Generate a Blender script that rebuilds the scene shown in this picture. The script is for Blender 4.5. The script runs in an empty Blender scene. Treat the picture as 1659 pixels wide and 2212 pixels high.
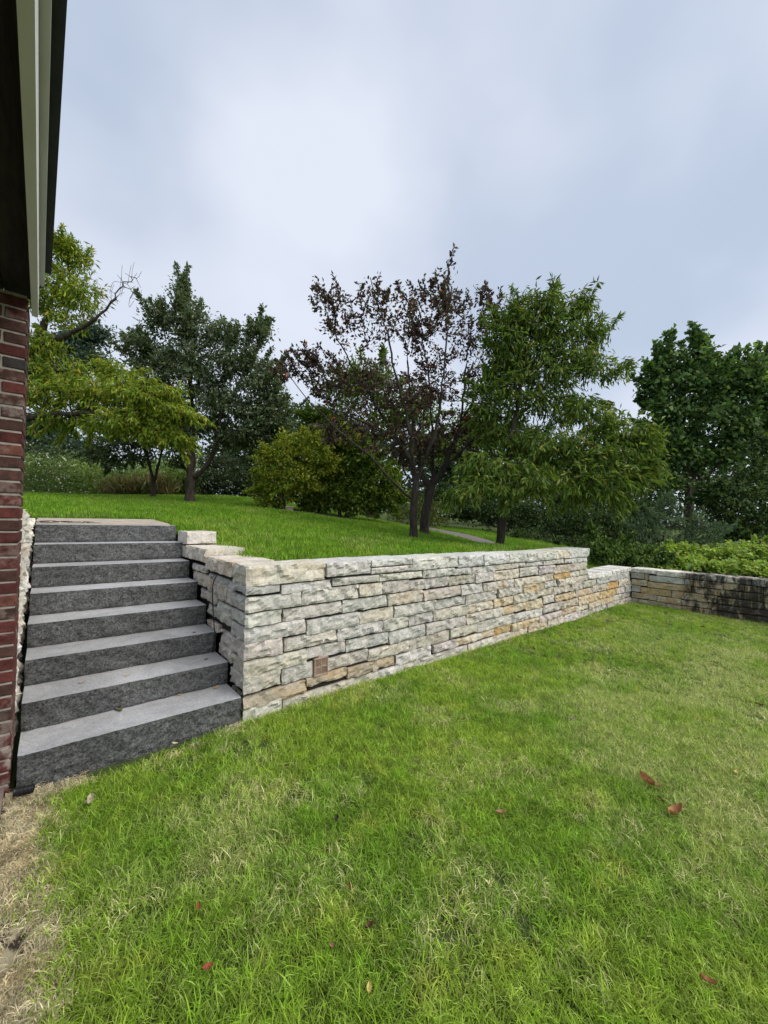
import bpy, math, random
import numpy as np
from mathutils import Vector, Matrix, noise as mnoise

# ------------------------------------------------------------------ camera, sky, sun, exposure
scene = bpy.context.scene
PITCH, YAW, ROLL, CAM_H = .0239, .7086, .0165, 1.45
FPX, CX, CY = 846.8, 829.5, 1106.0          # focal length and centre, in units of a 1659 x 2212 frame
_F = np.array([math.sin(YAW), math.cos(YAW), 0.]); _R = np.array([math.cos(YAW), -math.sin(YAW), 0.]); _U = np.array([0, 0, 1.])
_F2 = _F*math.cos(PITCH)+_U*math.sin(PITCH); _U2 = -_F*math.sin(PITCH)+_U*math.cos(PITCH)
_R3 = _R*math.cos(ROLL)+_U2*math.sin(ROLL); _U3 = -_R*math.sin(ROLL)+_U2*math.cos(ROLL)
CAM = np.array([0, 0, CAM_H])
cam_data = bpy.data.cameras.new('camera'); cam = bpy.data.objects.new('camera', cam_data)
scene.collection.objects.link(cam)
cam_data.sensor_fit = 'HORIZONTAL'; cam_data.sensor_width = 36.0; cam_data.lens = FPX/1659*36
cam_data.clip_start = .02; cam_data.clip_end = 400
cam.matrix_world = Matrix(((_R3[0], _U3[0], -_F2[0], 0), (_R3[1], _U3[1], -_F2[1], 0), (_R3[2], _U3[2], -_F2[2], CAM_H), (0, 0, 0, 1)))
scene.camera = cam

SUN_EL, SUN_AZ = math.radians(48), math.radians(150)       # azimuth from +Y towards +X
SUN_DIR = np.array([math.sin(SUN_AZ)*math.cos(SUN_EL), math.cos(SUN_AZ)*math.cos(SUN_EL), math.sin(SUN_EL)])
sun_d = bpy.data.lights.new('sun', 'SUN'); sun_d.energy = 1.5; sun_d.angle = math.radians(60); sun_d.color = (1, .93, .82)
sun = bpy.data.objects.new('sun', sun_d); scene.collection.objects.link(sun)
sun.rotation_euler = Vector(SUN_DIR).to_track_quat('Z', 'Y').to_euler()
scene.view_settings.view_transform = 'Standard'; scene.view_settings.look = 'None'
scene.view_settings.exposure = 1.15; scene.view_settings.gamma = 1; scene.view_settings.use_curve_mapping = False
scene.cycles.max_bounces = 6; scene.cycles.diffuse_bounces = 3; scene.cycles.transmission_bounces = 3

world = bpy.data.worlds.new('World'); scene.world = world; world.use_nodes = True


class G:
    """small helper for node graphs"""
    def __init__(s, nt):
        s.nt = nt; s.n = nt.nodes; s.l = nt.links
    def new(s, t, **kw):
        nd = s.n.new(t)
        for k, v in kw.items():
            setattr(nd, k, v)
        return nd
    def put(s, sock, v):
        if isinstance(v, bpy.types.NodeSocket):
            s.l.new(v, sock)
        elif v is not None:
            if isinstance(v, (tuple, list)) and len(v) == 3 and len(getattr(sock, 'default_value', (0, 0, 0))) == 4:
                v = (*v, 1)
            sock.default_value = v
    def noise(s, vec, scale, detail=3, rough=.55, dist=0):
        nd = s.new('ShaderNodeTexNoise'); s.put(nd.inputs['Vector'], vec)
        nd.inputs['Scale'].default_value = scale; nd.inputs['Detail'].default_value = detail
        nd.inputs['Roughness'].default_value = rough; nd.inputs['Distortion'].default_value = dist
        return nd.outputs['Fac']
    def voro(s, vec, scale, out='Distance'):
        nd = s.new('ShaderNodeTexVoronoi'); s.put(nd.inputs['Vector'], vec); nd.inputs['Scale'].default_value = scale
        return nd.outputs[out]
    def mapr(s, v, a, b, c=0., d=1., smooth=True):
        nd = s.new('ShaderNodeMapRange'); nd.interpolation_type = 'SMOOTHSTEP' if smooth else 'LINEAR'
        s.put(nd.inputs[0], v)
        for i, q in enumerate((a, b, c, d)):
            nd.inputs[i+1].default_value = q
        return nd.outputs[0]
    def math(s, op, a, b=0., c=None):
        nd = s.new('ShaderNodeMath', operation=op); s.put(nd.inputs[0], a); s.put(nd.inputs[1], b)
        if c is not None: s.put(nd.inputs[2], c)
        return nd.outputs[0]
    def mix(s, f, a, b, mode='MIX'):
        nd = s.new('ShaderNodeMix', data_type='RGBA', blend_type=mode)
        s.put(nd.inputs[0], f); s.put(nd.inputs[6], a); s.put(nd.inputs[7], b)
        return nd.outputs[2]
    def scalev(s, vec, sc):
        nd = s.new('ShaderNodeMapping'); s.put(nd.inputs['Vector'], vec); nd.inputs['Scale'].default_value = sc
        return nd.outputs[0]
    def bump(s, h, strength, dist, prev=None):
        nd = s.new('ShaderNodeBump'); s.put(nd.inputs['Height'], h)
        nd.inputs['Strength'].default_value = strength; nd.inputs['Distance'].default_value = dist
        if prev is not None: s.put(nd.inputs['Normal'], prev)
        return nd.outputs[0]


g = G(world.node_tree); g.n.clear()
sky = g.new('ShaderNodeTexSky'); sky.sky_type = 'NISHITA'; sky.sun_disc = False
sky.sun_elevation = SUN_EL; sky.sun_rotation = SUN_AZ
tc = g.new('ShaderNodeTexCoord')
gen = tc.outputs['Generated']
low = g.new('ShaderNodeVectorMath', operation='SCALE'); g.put(low.inputs[0], sky.outputs[0]); low.inputs['Scale'].default_value = .06
v1 = g.scalev(gen, (1, 1, 1.25))
n1 = g.noise(v1, 1.5, 3, .42, .15); n2 = g.noise(v1, 3.6, 3, .45, .1)
nn = g.math('ADD', g.math('MULTIPLY', n1, .72), g.math('MULTIPLY', n2, .28))
dt = g.new('ShaderNodeVectorMath', operation='DOT_PRODUCT'); g.put(dt.inputs[0], gen); dt.inputs[1].default_value = (.585, .415, .697)      # where the cloud is thinnest
glow = g.mapr(dt.outputs['Value'], .72, 1.0, 0, .30)
cf = g.math('ADD', g.mapr(nn, .36, .64, 0, .8), glow)
cl = g.mix(cf, (.212, .256, .328), (.388, .410, .462))
allc = g.mix(.88, low.outputs[0], cl)
bg = g.new('ShaderNodeBackground'); g.put(bg.inputs['Color'], allc); bg.inputs['Strength'].default_value = 1.0
wo = g.new('ShaderNodeOutputWorld'); g.l.new(bg.outputs[0], wo.inputs['Surface'])

# ------------------------------------------------------------------ helpers
RNG = np.random.default_rng(7)
WORLD = {}                         # world position of every Empty that parents parts


def P(px, py, depth):
    """the point of the place that the photograph shows at (px, py), that many metres ahead"""
    return CAM+(_F2+_R3*((px-CX)/FPX)-_U3*((py-CY)/FPX))*depth


def proj(p):
    q = np.asarray(p, float)-CAM; d = q@_F2
    return CX+FPX*(q@_R3)/d, CY-FPX*(q@_U3)/d, d


def ray_z(px, py, z):
    d = _F2+_R3*((px-CX)/FPX)-_U3*((py-CY)/FPX)
    return CAM+d*((z-CAM_H)/d[2])


def mesh_np(name, verts, faces, mats=(), smooth=False, midx=None, tint=None):
    """verts (N,3); faces (M,k) array, or list of such arrays"""
    me = bpy.data.meshes.new(name)
    verts = np.ascontiguousarray(verts, np.float32)
    fl = [np.asarray(f, np.int32) for f in (faces if isinstance(faces, list) else [faces])]
    fl = [f for f in fl if len(f)]
    me.vertices.add(len(verts)); me.vertices.foreach_set('co', verts.ravel())
    loops = np.concatenate([f.ravel() for f in fl]); tot = np.concatenate([np.full(len(f), f.shape[1], np.int32) for f in fl])
    st = np.concatenate([[0], np.cumsum(tot)[:-1]]).astype(np.int32)
    me.loops.add(len(loops)); me.loops.foreach_set('vertex_index', loops)
    me.polygons.add(len(tot)); me.polygons.foreach_set('loop_start', st); me.polygons.foreach_set('loop_total', tot)
    for m in mats: me.materials.append(m)
    me.polygons.foreach_set('use_smooth', np.full(len(tot), smooth))
    if midx is not None: me.polygons.foreach_set('material_index', np.asarray(midx, np.int32))
    if tint is not None:
        a = me.color_attributes.new('tint', 'FLOAT_COLOR', 'POINT')
        t = np.ones((len(verts), 4), np.float32); t[:, :3] = tint
        a.data.foreach_set('color', t.ravel())
    me.update(calc_edges=True)
    return me


def link(name, me, parent=None, loc=(0, 0, 0), **props):
    """loc is a world position; children get it relative to their Empty"""
    o = bpy.data.objects.new(name, me); scene.collection.objects.link(o)
    loc = np.asarray(loc, float)
    if parent is not None:
        o.parent = parent; o.location = loc-WORLD[parent.name]
    else:
        o.location = loc
    WORLD[o.name] = loc
    for k, v in props.items(): o[k] = v
    return o


def thing(name, label, category, loc=(0, 0, 0), group=None):
    o = link(name, None, None, loc, label=label, category=category)
    o.empty_display_size = .1
    if group: o['group'] = group
    return o


def box_mesh(name, lo, hi, mats, bevel=0.0):
    lo = np.asarray(lo, float); hi = np.asarray(hi, float)
    if bevel <= 0:
        v = np.array([[x, y, z] for z in (0, 1) for y in (0, 1) for x in (0, 1)], float)*(hi-lo)+lo
        f = [[0, 2, 3, 1], [4, 5, 7, 6], [0, 1, 5, 4], [2, 6, 7, 3], [0, 4, 6, 2], [1, 3, 7, 5]]
        return mesh_np(name, v, np.array(f), mats)
    import bmesh
    bm = bmesh.new(); bmesh.ops.create_cube(bm, size=1)
    for w in bm.verts:
        for i in range(3): w.co[i] = lo[i] if w.co[i] < 0 else hi[i]
    bmesh.ops.bevel(bm, geom=bm.edges[:], offset=bevel, segments=1, affect='EDGES')
    me = bpy.data.meshes.new(name); bm.to_mesh(me); bm.free()
    for m in mats: me.materials.append(m)
    return me


def tubes(segA, segB, ra, rb, n=6):
    """truncated cones for many segments at once"""
    segA = np.asarray(segA, float); segB = np.asarray(segB, float); ra = np.asarray(ra, float); rb = np.asarray(rb, float)
    d = segB-segA; L = np.linalg.norm(d, axis=1, keepdims=True); d = d/np.maximum(L, 1e-6)
    ref = np.where(np.abs(d[:, 2:3]) < .9, np.array([[0, 0, 1.]]), np.array([[1., 0, 0]]))
    u = np.cross(d, ref); u /= np.linalg.norm(u, axis=1, keepdims=True); w = np.cross(d, u)
    a = np.arange(n)*2*math.pi/n
    ring = u[:, None, :]*np.cos(a)[None, :, None]+w[:, None, :]*np.sin(a)[None, :, None]
    A = segA[:, None]+ring*ra[:, None, None]; B = (segB+d*rb[:, None]*.5)[:, None]+ring*rb[:, None, None]
    v = np.concatenate([A, B], 1).reshape(-1, 3)
    k = np.arange(n); k2 = (k+1) % n
    f = np.stack([k, k2, n+k2, n+k], 1)
    F = (np.arange(len(segA))[:, None, None]*2*n+f[None]).reshape(-1, 4)
    return v, F


def tube_path(pts, r, n=8):
    pts = np.asarray(pts, float); r = np.broadcast_to(np.asarray(r, float), (len(pts),))
    return tubes(pts[:-1], pts[1:], r[:-1], r[1:], n)


# ------------------------------------------------------------------ materials
def mat(name):
    m = bpy.data.materials.new(name); m.use_nodes = True; q = G(m.node_tree); q.n.clear()
    out = q.new('ShaderNodeOutputMaterial'); b = q.new('ShaderNodeBsdfPrincipled'); q.l.new(b.outputs[0], out.inputs[0])
    b.inputs['Specular IOR Level'].default_value = .3
    return m, q, b, out


def world_pos(q):
    return q.new('ShaderNodeNewGeometry').outputs['Position']


def stone_material(name, stained):
    m, q, b, out = mat(name)
    p = world_pos(q); oi = q.new('ShaderNodeObjectInfo')
    rnd = oi.outputs['Random']
    pv = q.new('ShaderNodeVectorMath', operation='ADD'); q.put(pv.inputs[0], p)
    cmb = q.new('ShaderNodeCombineXYZ'); q.put(cmb.inputs[0], q.math('MULTIPLY', rnd, 37.)); q.put(cmb.inputs[1], q.math('MULTIPLY', rnd, 11.))
    q.put(pv.inputs[1], cmb.outputs[0]); pr = pv.outputs[0]        # texture shifted stone by stone
    base = oi.outputs['Color']
    mott = q.noise(pr, 7, 5, .65)
    col = q.mix(1., base, q.mix(q.mapr(mott, .3, .7), (.80, .80, .79), (1.16, 1.15, 1.12)), 'MULTIPLY')
    fine = q.noise(pr, 45, 4, .7)
    col = q.mix(1., col, q.mix(q.mapr(fine, .28, .72), (.80, .79, .77), (1.18, 1.18, 1.18)), 'MULTIPLY')
    strata = q.noise(q.scalev(pr, (3, 3, 26)), 1.5, 4, .6, .6)
    col = q.mix(q.mapr(strata, .5, .75, 0, .35), col, (.42, .37, .30))
    rust = q.math('MULTIPLY', oi.outputs['Alpha'], q.mapr(q.noise(pr, 5, 4, .6, .4), .42, .66))
    col = q.mix(rust, col, (.50, .29, .09))
    drip = q.noise(q.scalev(p, (26, 26, 2.2)), 1., 4, .6)
    col = q.mix(q.mapr(drip, .56, .74, 0, .26), col, (.22, .21, .17))
    pit = q.mapr(q.noise(pr, 19, 2, .5), .66, .74, 0, .5)
    col = q.mix(pit, col, (.12, .11, .09))
    if stained:
        xyz = q.new('ShaderNodeSeparateXYZ'); q.put(xyz.inputs[0], p)
        zone = q.mapr(q.math('ADD', xyz.outputs[1], q.math('MULTIPLY', q.noise(p, 6, 3, .6), .5)), 2.38, 2.05)
        st = q.noise(q.scalev(p, (9, 9, 3.2)), 1., 6, .68, .5)
        blot = q.noise(p, 3.3, 3, .6)
        s = q.math('ADD', q.math('MULTIPLY', st, .6), q.math('MULTIPLY', blot, .55))
        s = q.mapr(s, .475, .60)
        dr2 = q.noise(q.scalev(p, (22, 22, 1.2)), 1., 3, .5)
        s = q.math('MULTIPLY', q.math('MULTIPLY', s, zone), q.mapr(dr2, .22, .5, .5, 1.))
        col = q.mix(q.math('MULTIPLY', zone, .35), col, (.34, .25, .17))
        col = q.mix(q.math('MULTIPLY', s, .92), col, (.020, .018, .016))
    q.put(b.inputs['Base Color'], col); b.inputs['Roughness'].default_value = .9
    vr = q.voro(q.scalev(pr, (1, 1, 1.7)), 17)
    h1 = q.bump(q.math('ADD', q.noise(pr, 16, 6, .72), q.math('MULTIPLY', vr, .35)), .5, .025)
    h2 = q.bump(q.noise(pr, 80, 4, .72), .7, .008, h1)
    q.put(b.inputs['Normal'], h2)
    return m


M_STONE = stone_material('split_limestone', False); M_STAIN = stone_material('stained_limestone', True)


def simple(name, col, rough=.8, var=.25, scale=8., bump=.3, bscale=40., bdist=.004, spec=.3, stretch=(1, 1, 1)):
    m, q, b, out = mat(name)
    p = q.scalev(world_pos(q), stretch)
    n = q.mapr(q.noise(p, scale, 5, .65), .25, .75, 1-var, 1+var)
    c = q.new('ShaderNodeVectorMath', operation='SCALE'); c.inputs[0].default_value = col; q.put(c.inputs['Scale'], n)
    q.put(b.inputs['Base Color'], c.outputs[0]); b.inputs['Roughness'].default_value = rough
    b.inputs['Specular IOR Level'].default_value = spec
    if bump: q.put(b.inputs['Normal'], q.bump(q.noise(p, bscale, 5, .65), bump, bdist))
    return m


M_CORE = simple('dark_joint_fill', (.030, .028, .025), .95, .4, 30, .6, 60, .01)
M_MORTAR = simple('lime_mortar', (.42, .385, .335), .95, .25, 30, .7, 120, .004)
M_TRIM = simple('painted_trim', (.66, .655, .63), .5, .04, 3, .12, 300, .001)
M_TRIM2 = simple('painted_trim_second', (.50, .495, .46), .55, .05, 3, .12, 300, .001)
M_SHINGLE = simple('dark_roof_edge', (.030, .033, .034), .8, .2, 20, .2, 90, .003)
M_BEAM = simple('rough_sawn_dark_timber', (.030, .022, .015), .85, .5, 2, .7, 6, .01, .2, (26, .7, 26))
M_BARK = simple('grey_brown_bark', (.070, .056, .044), .95, .45, 5, .9, 14, .02, .15, (3, 3, .8))
M_BARK_P = simple('dark_bark', (.052, .043, .037), .95, .45, 5, .9, 14, .02, .15, (3, 3, .8))
M_TERRA = simple('terracotta', (.40, .29, .225), .9, .2, 30, .3, 120, .002)
M_PIPE = simple('black_plastic', (.012, .012, .013), .45, .2, 8, 0)
M_LANDING = simple('beige_concrete', (.42, .36, .29), .9, .2, 5, .4, 120, .003)
M_PATH = simple('grey_gravel_asphalt', (.16, .145, .135), .95, .35, 60, .6, 160, .006)
M_CLIP = None
M_SOIL = simple('dark_soil', (.050, .036, .025), .97, .5, 16, .9, 50, .02)
M_PAVE = simple('weathered_paving', (.22, .17, .15), .95, .3, 6, .5, 90, .004)


def granite(name, lo, hi, s1, s2, bump, rough):
    m, q, b, out = mat(name)
    p = world_pos(q)
    a = q.noise(p, s1, 3, .8); c = q.voro(p, s2, 'Color')
    sp = q.new('ShaderNodeSeparateColor'); q.put(sp.inputs[0], c)
    f = q.math('ADD', q.math('MULTIPLY', q.mapr(a, .3, .7), .62), q.math('MULTIPLY', sp.outputs[0], .38))
    col = q.mix(f, lo, hi)
    big = q.math('MULTIPLY', q.mapr(q.noise(p, 3.2, 5, .65, .4), .3, .7, .76, 1.14), q.mapr(q.new('ShaderNodeObjectInfo').outputs['Random'], 0, 1, .90, 1.08, False))
    cs = q.new('ShaderNodeVectorMath', operation='SCALE'); q.put(cs.inputs[0], col); q.put(cs.inputs['Scale'], big)
    q.put(b.inputs['Base Color'], cs.outputs[0]); b.inputs['Roughness'].default_value = rough
    n1 = q.bump(q.noise(p, 24, 6, .75), bump, .02)
    n2 = q.bump(q.noise(p, 110, 4, .7), bump*.7, .006, n1)
    q.put(b.inputs['Normal'], n2)
    return m


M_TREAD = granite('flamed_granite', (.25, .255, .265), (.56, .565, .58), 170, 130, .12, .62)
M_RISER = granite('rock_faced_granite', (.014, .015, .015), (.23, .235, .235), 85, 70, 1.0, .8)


def brick_material():
    m, q, b, out = mat('red_clay_brick')
    p = world_pos(q); oi = q.new('ShaderNodeObjectInfo')
    n = q.noise(p, 22, 5, .7)
    col = q.mix(1., oi.outputs['Color'], q.mix(q.mapr(n, .25, .75), (.55, .55, .55), (1.4, 1.35, 1.3)), 'MULTIPLY')
    col = q.mix(q.mapr(q.noise(p, 70, 3, .6), .6, .75, 0, .6), col, (.03, .02, .02))
    col = q.mix(q.math('MULTIPLY', oi.outputs['Alpha'], q.mapr(q.noise(p, 11, 4, .6), .45, .62)), col, (.36, .32, .28))
    q.put(b.inputs['Base Color'], col); b.inputs['Roughness'].default_value = .9
    q.put(b.inputs['Normal'], q.bump(q.noise(p, 90, 5, .7), .6, .006))
    return m


M_BRICK = brick_material()


def leaf_material(name, trans=.35, gloss=.25, rough=.5):
    m, q, b, out = mat(name)
    at = q.new('ShaderNodeAttribute'); at.attribute_type = 'GEOMETRY'; at.attribute_name = 'tint'
    col = at.outputs['Color']
    q.put(b.inputs['Base Color'], col); b.inputs['Roughness'].default_value = rough
    b.inputs['Specular IOR Level'].default_value = gloss
    t = q.new('ShaderNodeBsdfTranslucent')
    tcv = q.mix(1., col, (1.25, 1.25, .7), 'MULTIPLY'); q.put(t.inputs['Color'], tcv)
    mx = q.new('ShaderNodeMixShader'); mx.inputs[0].default_value = trans
    q.l.new(b.outputs[0], mx.inputs[1]); q.l.new(t.outputs[0], mx.inputs[2]); q.l.new(mx.outputs[0], out.inputs[0])
    return m


M_LEAF = leaf_material('leaf'); M_DRY = leaf_material('dry_leaf', .12, .2, .7)


def grass_material(name, g1, g2, g3, straw, pscale, patch, spots=()):
    m, q, b, out = mat(name)
    at = q.new('ShaderNodeAttribute'); at.attribute_type = 'GEOMETRY'; at.attribute_name = 'tint'
    sp = q.new('ShaderNodeSeparateColor'); q.put(sp.inputs[0], at.outputs['Color'])
    p = world_pos(q)
    a = q.noise(p, pscale, 4, .6, .3); c = q.noise(p, pscale*3.7, 3, .6)
    col = q.mix(q.mapr(a, .38, .62), g1, g2)
    col = q.mix(q.mapr(c, .52, .70, 0, .8), col, g3)
    cl = q.noise(p, 11, 3, .6)
    ck = q.new('ShaderNodeVectorMath', operation='SCALE'); q.put(ck.inputs[0], col); q.put(ck.inputs['Scale'], q.mapr(cl, .3, .7, .72, 1.2)); col = ck.outputs[0]
    dry = q.mapr(q.noise(p, pscale*1.6, 4, .65, .2), patch[0], patch[1], .14, 1.)
    if spots:
        for (sx, sy, sr) in spots:
            vd = q.new('ShaderNodeVectorMath', operation='DISTANCE'); q.put(vd.inputs[0], p); vd.inputs[1].default_value = (sx, sy, 0)
            w = q.math('MULTIPLY', q.mapr(vd.outputs['Value'], sr*.25, sr, 1, 0), q.mapr(q.noise(p, 1.9, 4, .65), .32, .62))
            col = q.mix(q.math('MULTIPLY', w, .55), col, (.43, .52, .15)); dry = q.math('MAXIMUM', dry, q.math('MULTIPLY', w, .8))
    col = q.mix(q.math('MULTIPLY', sp.outputs[1], dry), col, straw)
    cs = q.new('ShaderNodeVectorMath', operation='SCALE'); q.put(cs.inputs[0], col); q.put(cs.inputs['Scale'], q.math('MULTIPLY', sp.outputs[0], 2.))
    q.put(b.inputs['Base Color'], cs.outputs[0]); b.inputs['Roughness'].default_value = .6; b.inputs['Specular IOR Level'].default_value = .18
    t = q.new('ShaderNodeBsdfTranslucent'); q.put(t.inputs['Color'], cs.outputs[0])
    mx = q.new('ShaderNodeMixShader'); mx.inputs[0].default_value = .36
    q.l.new(b.outputs[0], mx.inputs[1]); q.l.new(t.outputs[0], mx.inputs[2]); q.l.new(mx.outputs[0], out.inputs[0])
    return m


M_GRASS = grass_material('lawn_grass', (.215, .395, .026), (.32, .48, .045), (.43, .53, .075), (.82, .75, .42), 1.0, (.46, .66), [(3.6, .9, 1.5), (2.7, .45, .8), (4.9, .6, 1.5), (6.2, .9, 1.6), (.55, 1.9, .5)])
M_GRASS_UP = grass_material('upper_lawn_grass', (.14, .30, .018), (.20, .37, .025), (.30, .43, .045), (.52, .48, .2), .45, (.5, .7))
M_STRAW = grass_material('dry_straw', (.78, .69, .45), (.85, .78, .54), (.60, .50, .30), (.42, .34, .20), 2.5, (.4, .6))


def ground_material(name, a, b2):
    m, q, b, out = mat(name)
    p = world_pos(q)
    col = q.mix(q.mapr(q.noise(p, 2.2, 5, .65), .3, .7), a, b2)
    col = q.mix(q.mapr(q.noise(p, 60, 3, .7), .35, .65), col, (.06, .09, .02))
    q.put(b.inputs['Base Color'], col); b.inputs['Roughness'].default_value = .95
    q.put(b.inputs['Normal'], q.bump(q.noise(p, 45, 5, .7), .8, .03))
    return m


def clippings_material():
    m, q, b, out = mat('dry_clippings_on_soil')
    p = world_pos(q)
    f = q.mapr(q.noise(p, 9, 5, .7, .3), .40, .52)
    col = q.mix(f, (.060, .042, .030), (.66, .57, .38))
    col = q.mix(1., col, q.mix(q.noise(p, 130, 3, .8), (.45, .45, .45), (1.4, 1.4, 1.4)), 'MULTIPLY')
    q.put(b.inputs['Base Color'], col); b.inputs['Roughness'].default_value = .95
    q.put(b.inputs['Normal'], q.bump(q.noise(p, 60, 5, .75), 1., .02))
    return m


M_CLIP = clippings_material()
M_TURF = ground_material('turf_soil', (.06, .10, .02), (.08, .11, .03))

# ------------------------------------------------------------------ ground: hillside, lower lawn, path
CTRL = np.array([
    (1.3, 3.35, 1.05), (3, 3.3, 1.03), (5, 3.3, 1.0), (6.6, 3.3, .96), (1.5, 4.6, 1.17), (1.3, 5.3, 1.31), (1.2, 6.4, 1.40), (-.2, 6.45, 1.41),
    (5.41, 5.39, 1.11), (6.29, 5.95, 1.17), (6.6, 4.24, .942), (3.02, 11.9, 1.89), (2.43, 13.7, 2.055), (4.45, 9.35, 1.716), (.06, 18.4, 2.11), (5.2, 13.9, 2.21),
    (8.42, 7.28, 1.113), (7.46, 4.95, .855), (9.48, 7.04, 1.045), (9.04, 5.45, .811), (7.6, 3.25, .50), (9.2, 3.25, .46), (9.6, 2.4, .40), (9.6, -1, .30),
    (-3, 4, 1.4), (-4, 12, 2.0), (0, 26, 2.6), (8, 22, 2.4), (12, 15, 1.7), (12.5, 10, 1.25), (12.5, 6, .85), (13, 3.4, .40), (13, 0, .2), (20, 5, .9), (20, -6, .2),
    (40, 30, 2), (50, 0, 1), (0, 60, 4), (-40, 30, 2.5), (45, 60, 3), (30, -40, 0), (9.9, 9.6, 1.24), (11.5, 13, 1.5)])


def _phi(r):
    return np.where(r > 1e-9, r*r*np.log(np.maximum(r, 1e-9)), 0)


_n = len(CTRL); _K = _phi(np.linalg.norm(CTRL[:, None, :2]-CTRL[None, :, :2], axis=2))+np.eye(_n)*.15
_Q = np.hstack([np.ones((_n, 1)), CTRL[:, :2]])
_A = np.block([[_K, _Q], [_Q.T, np.zeros((3, 3))]])
_W = np.linalg.solve(_A, np.concatenate([CTRL[:, 2], np.zeros(3)]))


def hill(x, y):
    x = np.asarray(x, float); y = np.asarray(y, float); sh = x.shape
    q = np.stack([x.ravel(), y.ravel()], 1)
    out = _phi(np.linalg.norm(q[:, None]-CTRL[None, :, :2], axis=2))@_W[:_n]+_W[_n]+q@_W[_n+1:]
    return out.reshape(sh)


def lower(x, y):
    x = np.asarray(x, float); y = np.asarray(y, float)
    return -.035-.0118*np.clip(x-1.1, 0, 30)-.026*np.clip(2.85-y, -1, 4)*np.clip((x-4)/5, 0, 1)+.010*np.sin(x*2.1+y*1.3)+.008*np.sin(x*.9-y*2.7)


def grid_sheet(xs, ys, zf, keep):
    X, Y = np.meshgrid(xs, ys, indexing='ij'); Z = zf(X, Y)
    v = np.stack([X, Y, Z], 2).reshape(-1, 3); ny = len(ys)
    i, j = np.meshgrid(np.arange(len(xs)-1), np.arange(ny-1), indexing='ij'); i = i.ravel(); j = j.ravel()
    cx = (xs[i]+xs[i+1])/2; cy = (ys[j]+ys[j+1])/2; k = keep(cx, cy); i = i[k]; j = j[k]
    f = np.stack([i*ny+j, (i+1)*ny+j, (i+1)*ny+j+1, i*ny+j+1], 1)
    used = np.unique(f); mp = np.zeros(len(v), int); mp[used] = np.arange(len(used))
    return v[used], mp[f]


XW, YW, XB = 1.1163, 2.8511, 9.2237
xs = np.unique(np.round(np.concatenate([np.linspace(-90, -8, 14), np.linspace(-8, 22, 76), np.linspace(22, 110, 18), [-.12, 1.30, 9.42]]), 4))
ys = np.unique(np.round(np.concatenate([np.linspace(-80, -4, 12), np.linspace(-4, 26, 76), np.linspace(26, 110, 18), [3.02, 6.40, 4.4]]), 4))
v, f = grid_sheet(xs, ys, hill, lambda x, y: ((y > 3.02) | (x > 9.42)) & ~((x > -.12) & (x < 1.30) & (y < 6.40)) & ~((x < -.12) & (y < 4.4)))
link('hillside', mesh_np('hillside', v, f, [M_TURF], True), kind='structure')
xs2 = np.unique(np.concatenate([[-12, -6, -3], np.linspace(-1, 9.4, 60)])); ys2 = np.unique(np.concatenate([[-12, -6], np.linspace(-4, 3.05, 42)]))
v, f = grid_sheet(xs2, ys2, lower, lambda x, y: x > -90)
link('lower_lawn', mesh_np('lower_lawn', v, f, [M_TURF], True), kind='structure')
# the far plain below everything, out to the horizon
v = np.array([[-200, -200, -1.2], [220, -200, -1.2], [220, 220, -1.2], [-200, 220, -1.2]], float)
link('ground', mesh_np('ground', v, np.array([[0, 1, 2, 3]]), [M_TURF]), kind='structure')

PATH_C = np.array([(7.95, 3.55), (8.05, 4.2), (8.3, 5.2), (8.95, 7.15), (9.9, 9.6), (10.9, 11.0), (13.0, 12.2)])


def path_dist(x, y):
    p = np.stack([np.ravel(x), np.ravel(y)], 1); best = np.full(len(p), 1e9)
    for a, b in zip(PATH_C[:-1], PATH_C[1:]):
        d = b-a; t = np.clip(((p-a)@d)/(d@d), 0, 1); best = np.minimum(best, np.linalg.norm(p-(a+t[:, None]*d), axis=1))
    return best.reshape(np.shape(x))


_t = np.linspace(0, len(PATH_C)-1, 60); _cx = np.interp(_t, range(len(PATH_C)), PATH_C[:, 0]); _cy = np.interp(_t, range(len(PATH_C)), PATH_C[:, 1])
_dx = np.gradient(_cx); _dy = np.gradient(_cy); _l = np.hypot(_dx, _dy); _nx = _dy/_l; _ny = -_dx/_l
rows = []
for s_ in np.linspace(-.62, .62, 6):
    wob = s_*(1+.05*np.sin(_t*3+s_*5)); X = _cx+_nx*wob; Y = _cy+_ny*wob; rows.append(np.stack([X, Y, hill(X, Y)+.022], 1))
v = np.concatenate(rows); i = np.arange(59); f = np.concatenate([np.stack([r*60+i, r*60+i+1, (r+1)*60+i+1, (r+1)*60+i], 1) for r in range(5)])
link('path', mesh_np('path', v, f, [M_PATH], True), kind='structure')
# bare mulched soil under the big shrub
cs = P(690, 1112, 10.3); an = np.linspace(0, 2*math.pi, 40, endpoint=False)
rr = 1+.12*np.sin(an*3)+.08*np.sin(an*7+1)
ax1 = np.array([_R[0], _R[1]]); ax2 = np.array([_F[0], _F[1]])
v = [np.array([cs[0], cs[1]])+ax1*math.cos(t)*1.75*k*r_+ax2*math.sin(t)*1.0*k*r_ for k in (1, .5) for t, r_ in zip(an, rr)]
v.append(cs[:2]); v = np.array(v); v = np.column_stack([v, hill(v[:, 0], v[:, 1])+.012])
i = np.arange(40); j = (i+1) % 40
link('mulch_bed', mesh_np('mulch_bed', v, [np.stack([i, j, 40+j, 40+i], 1), np.stack([40+i, 40+j, np.full(40, 80)], 1)], [M_SOIL], True), kind='structure')
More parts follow.
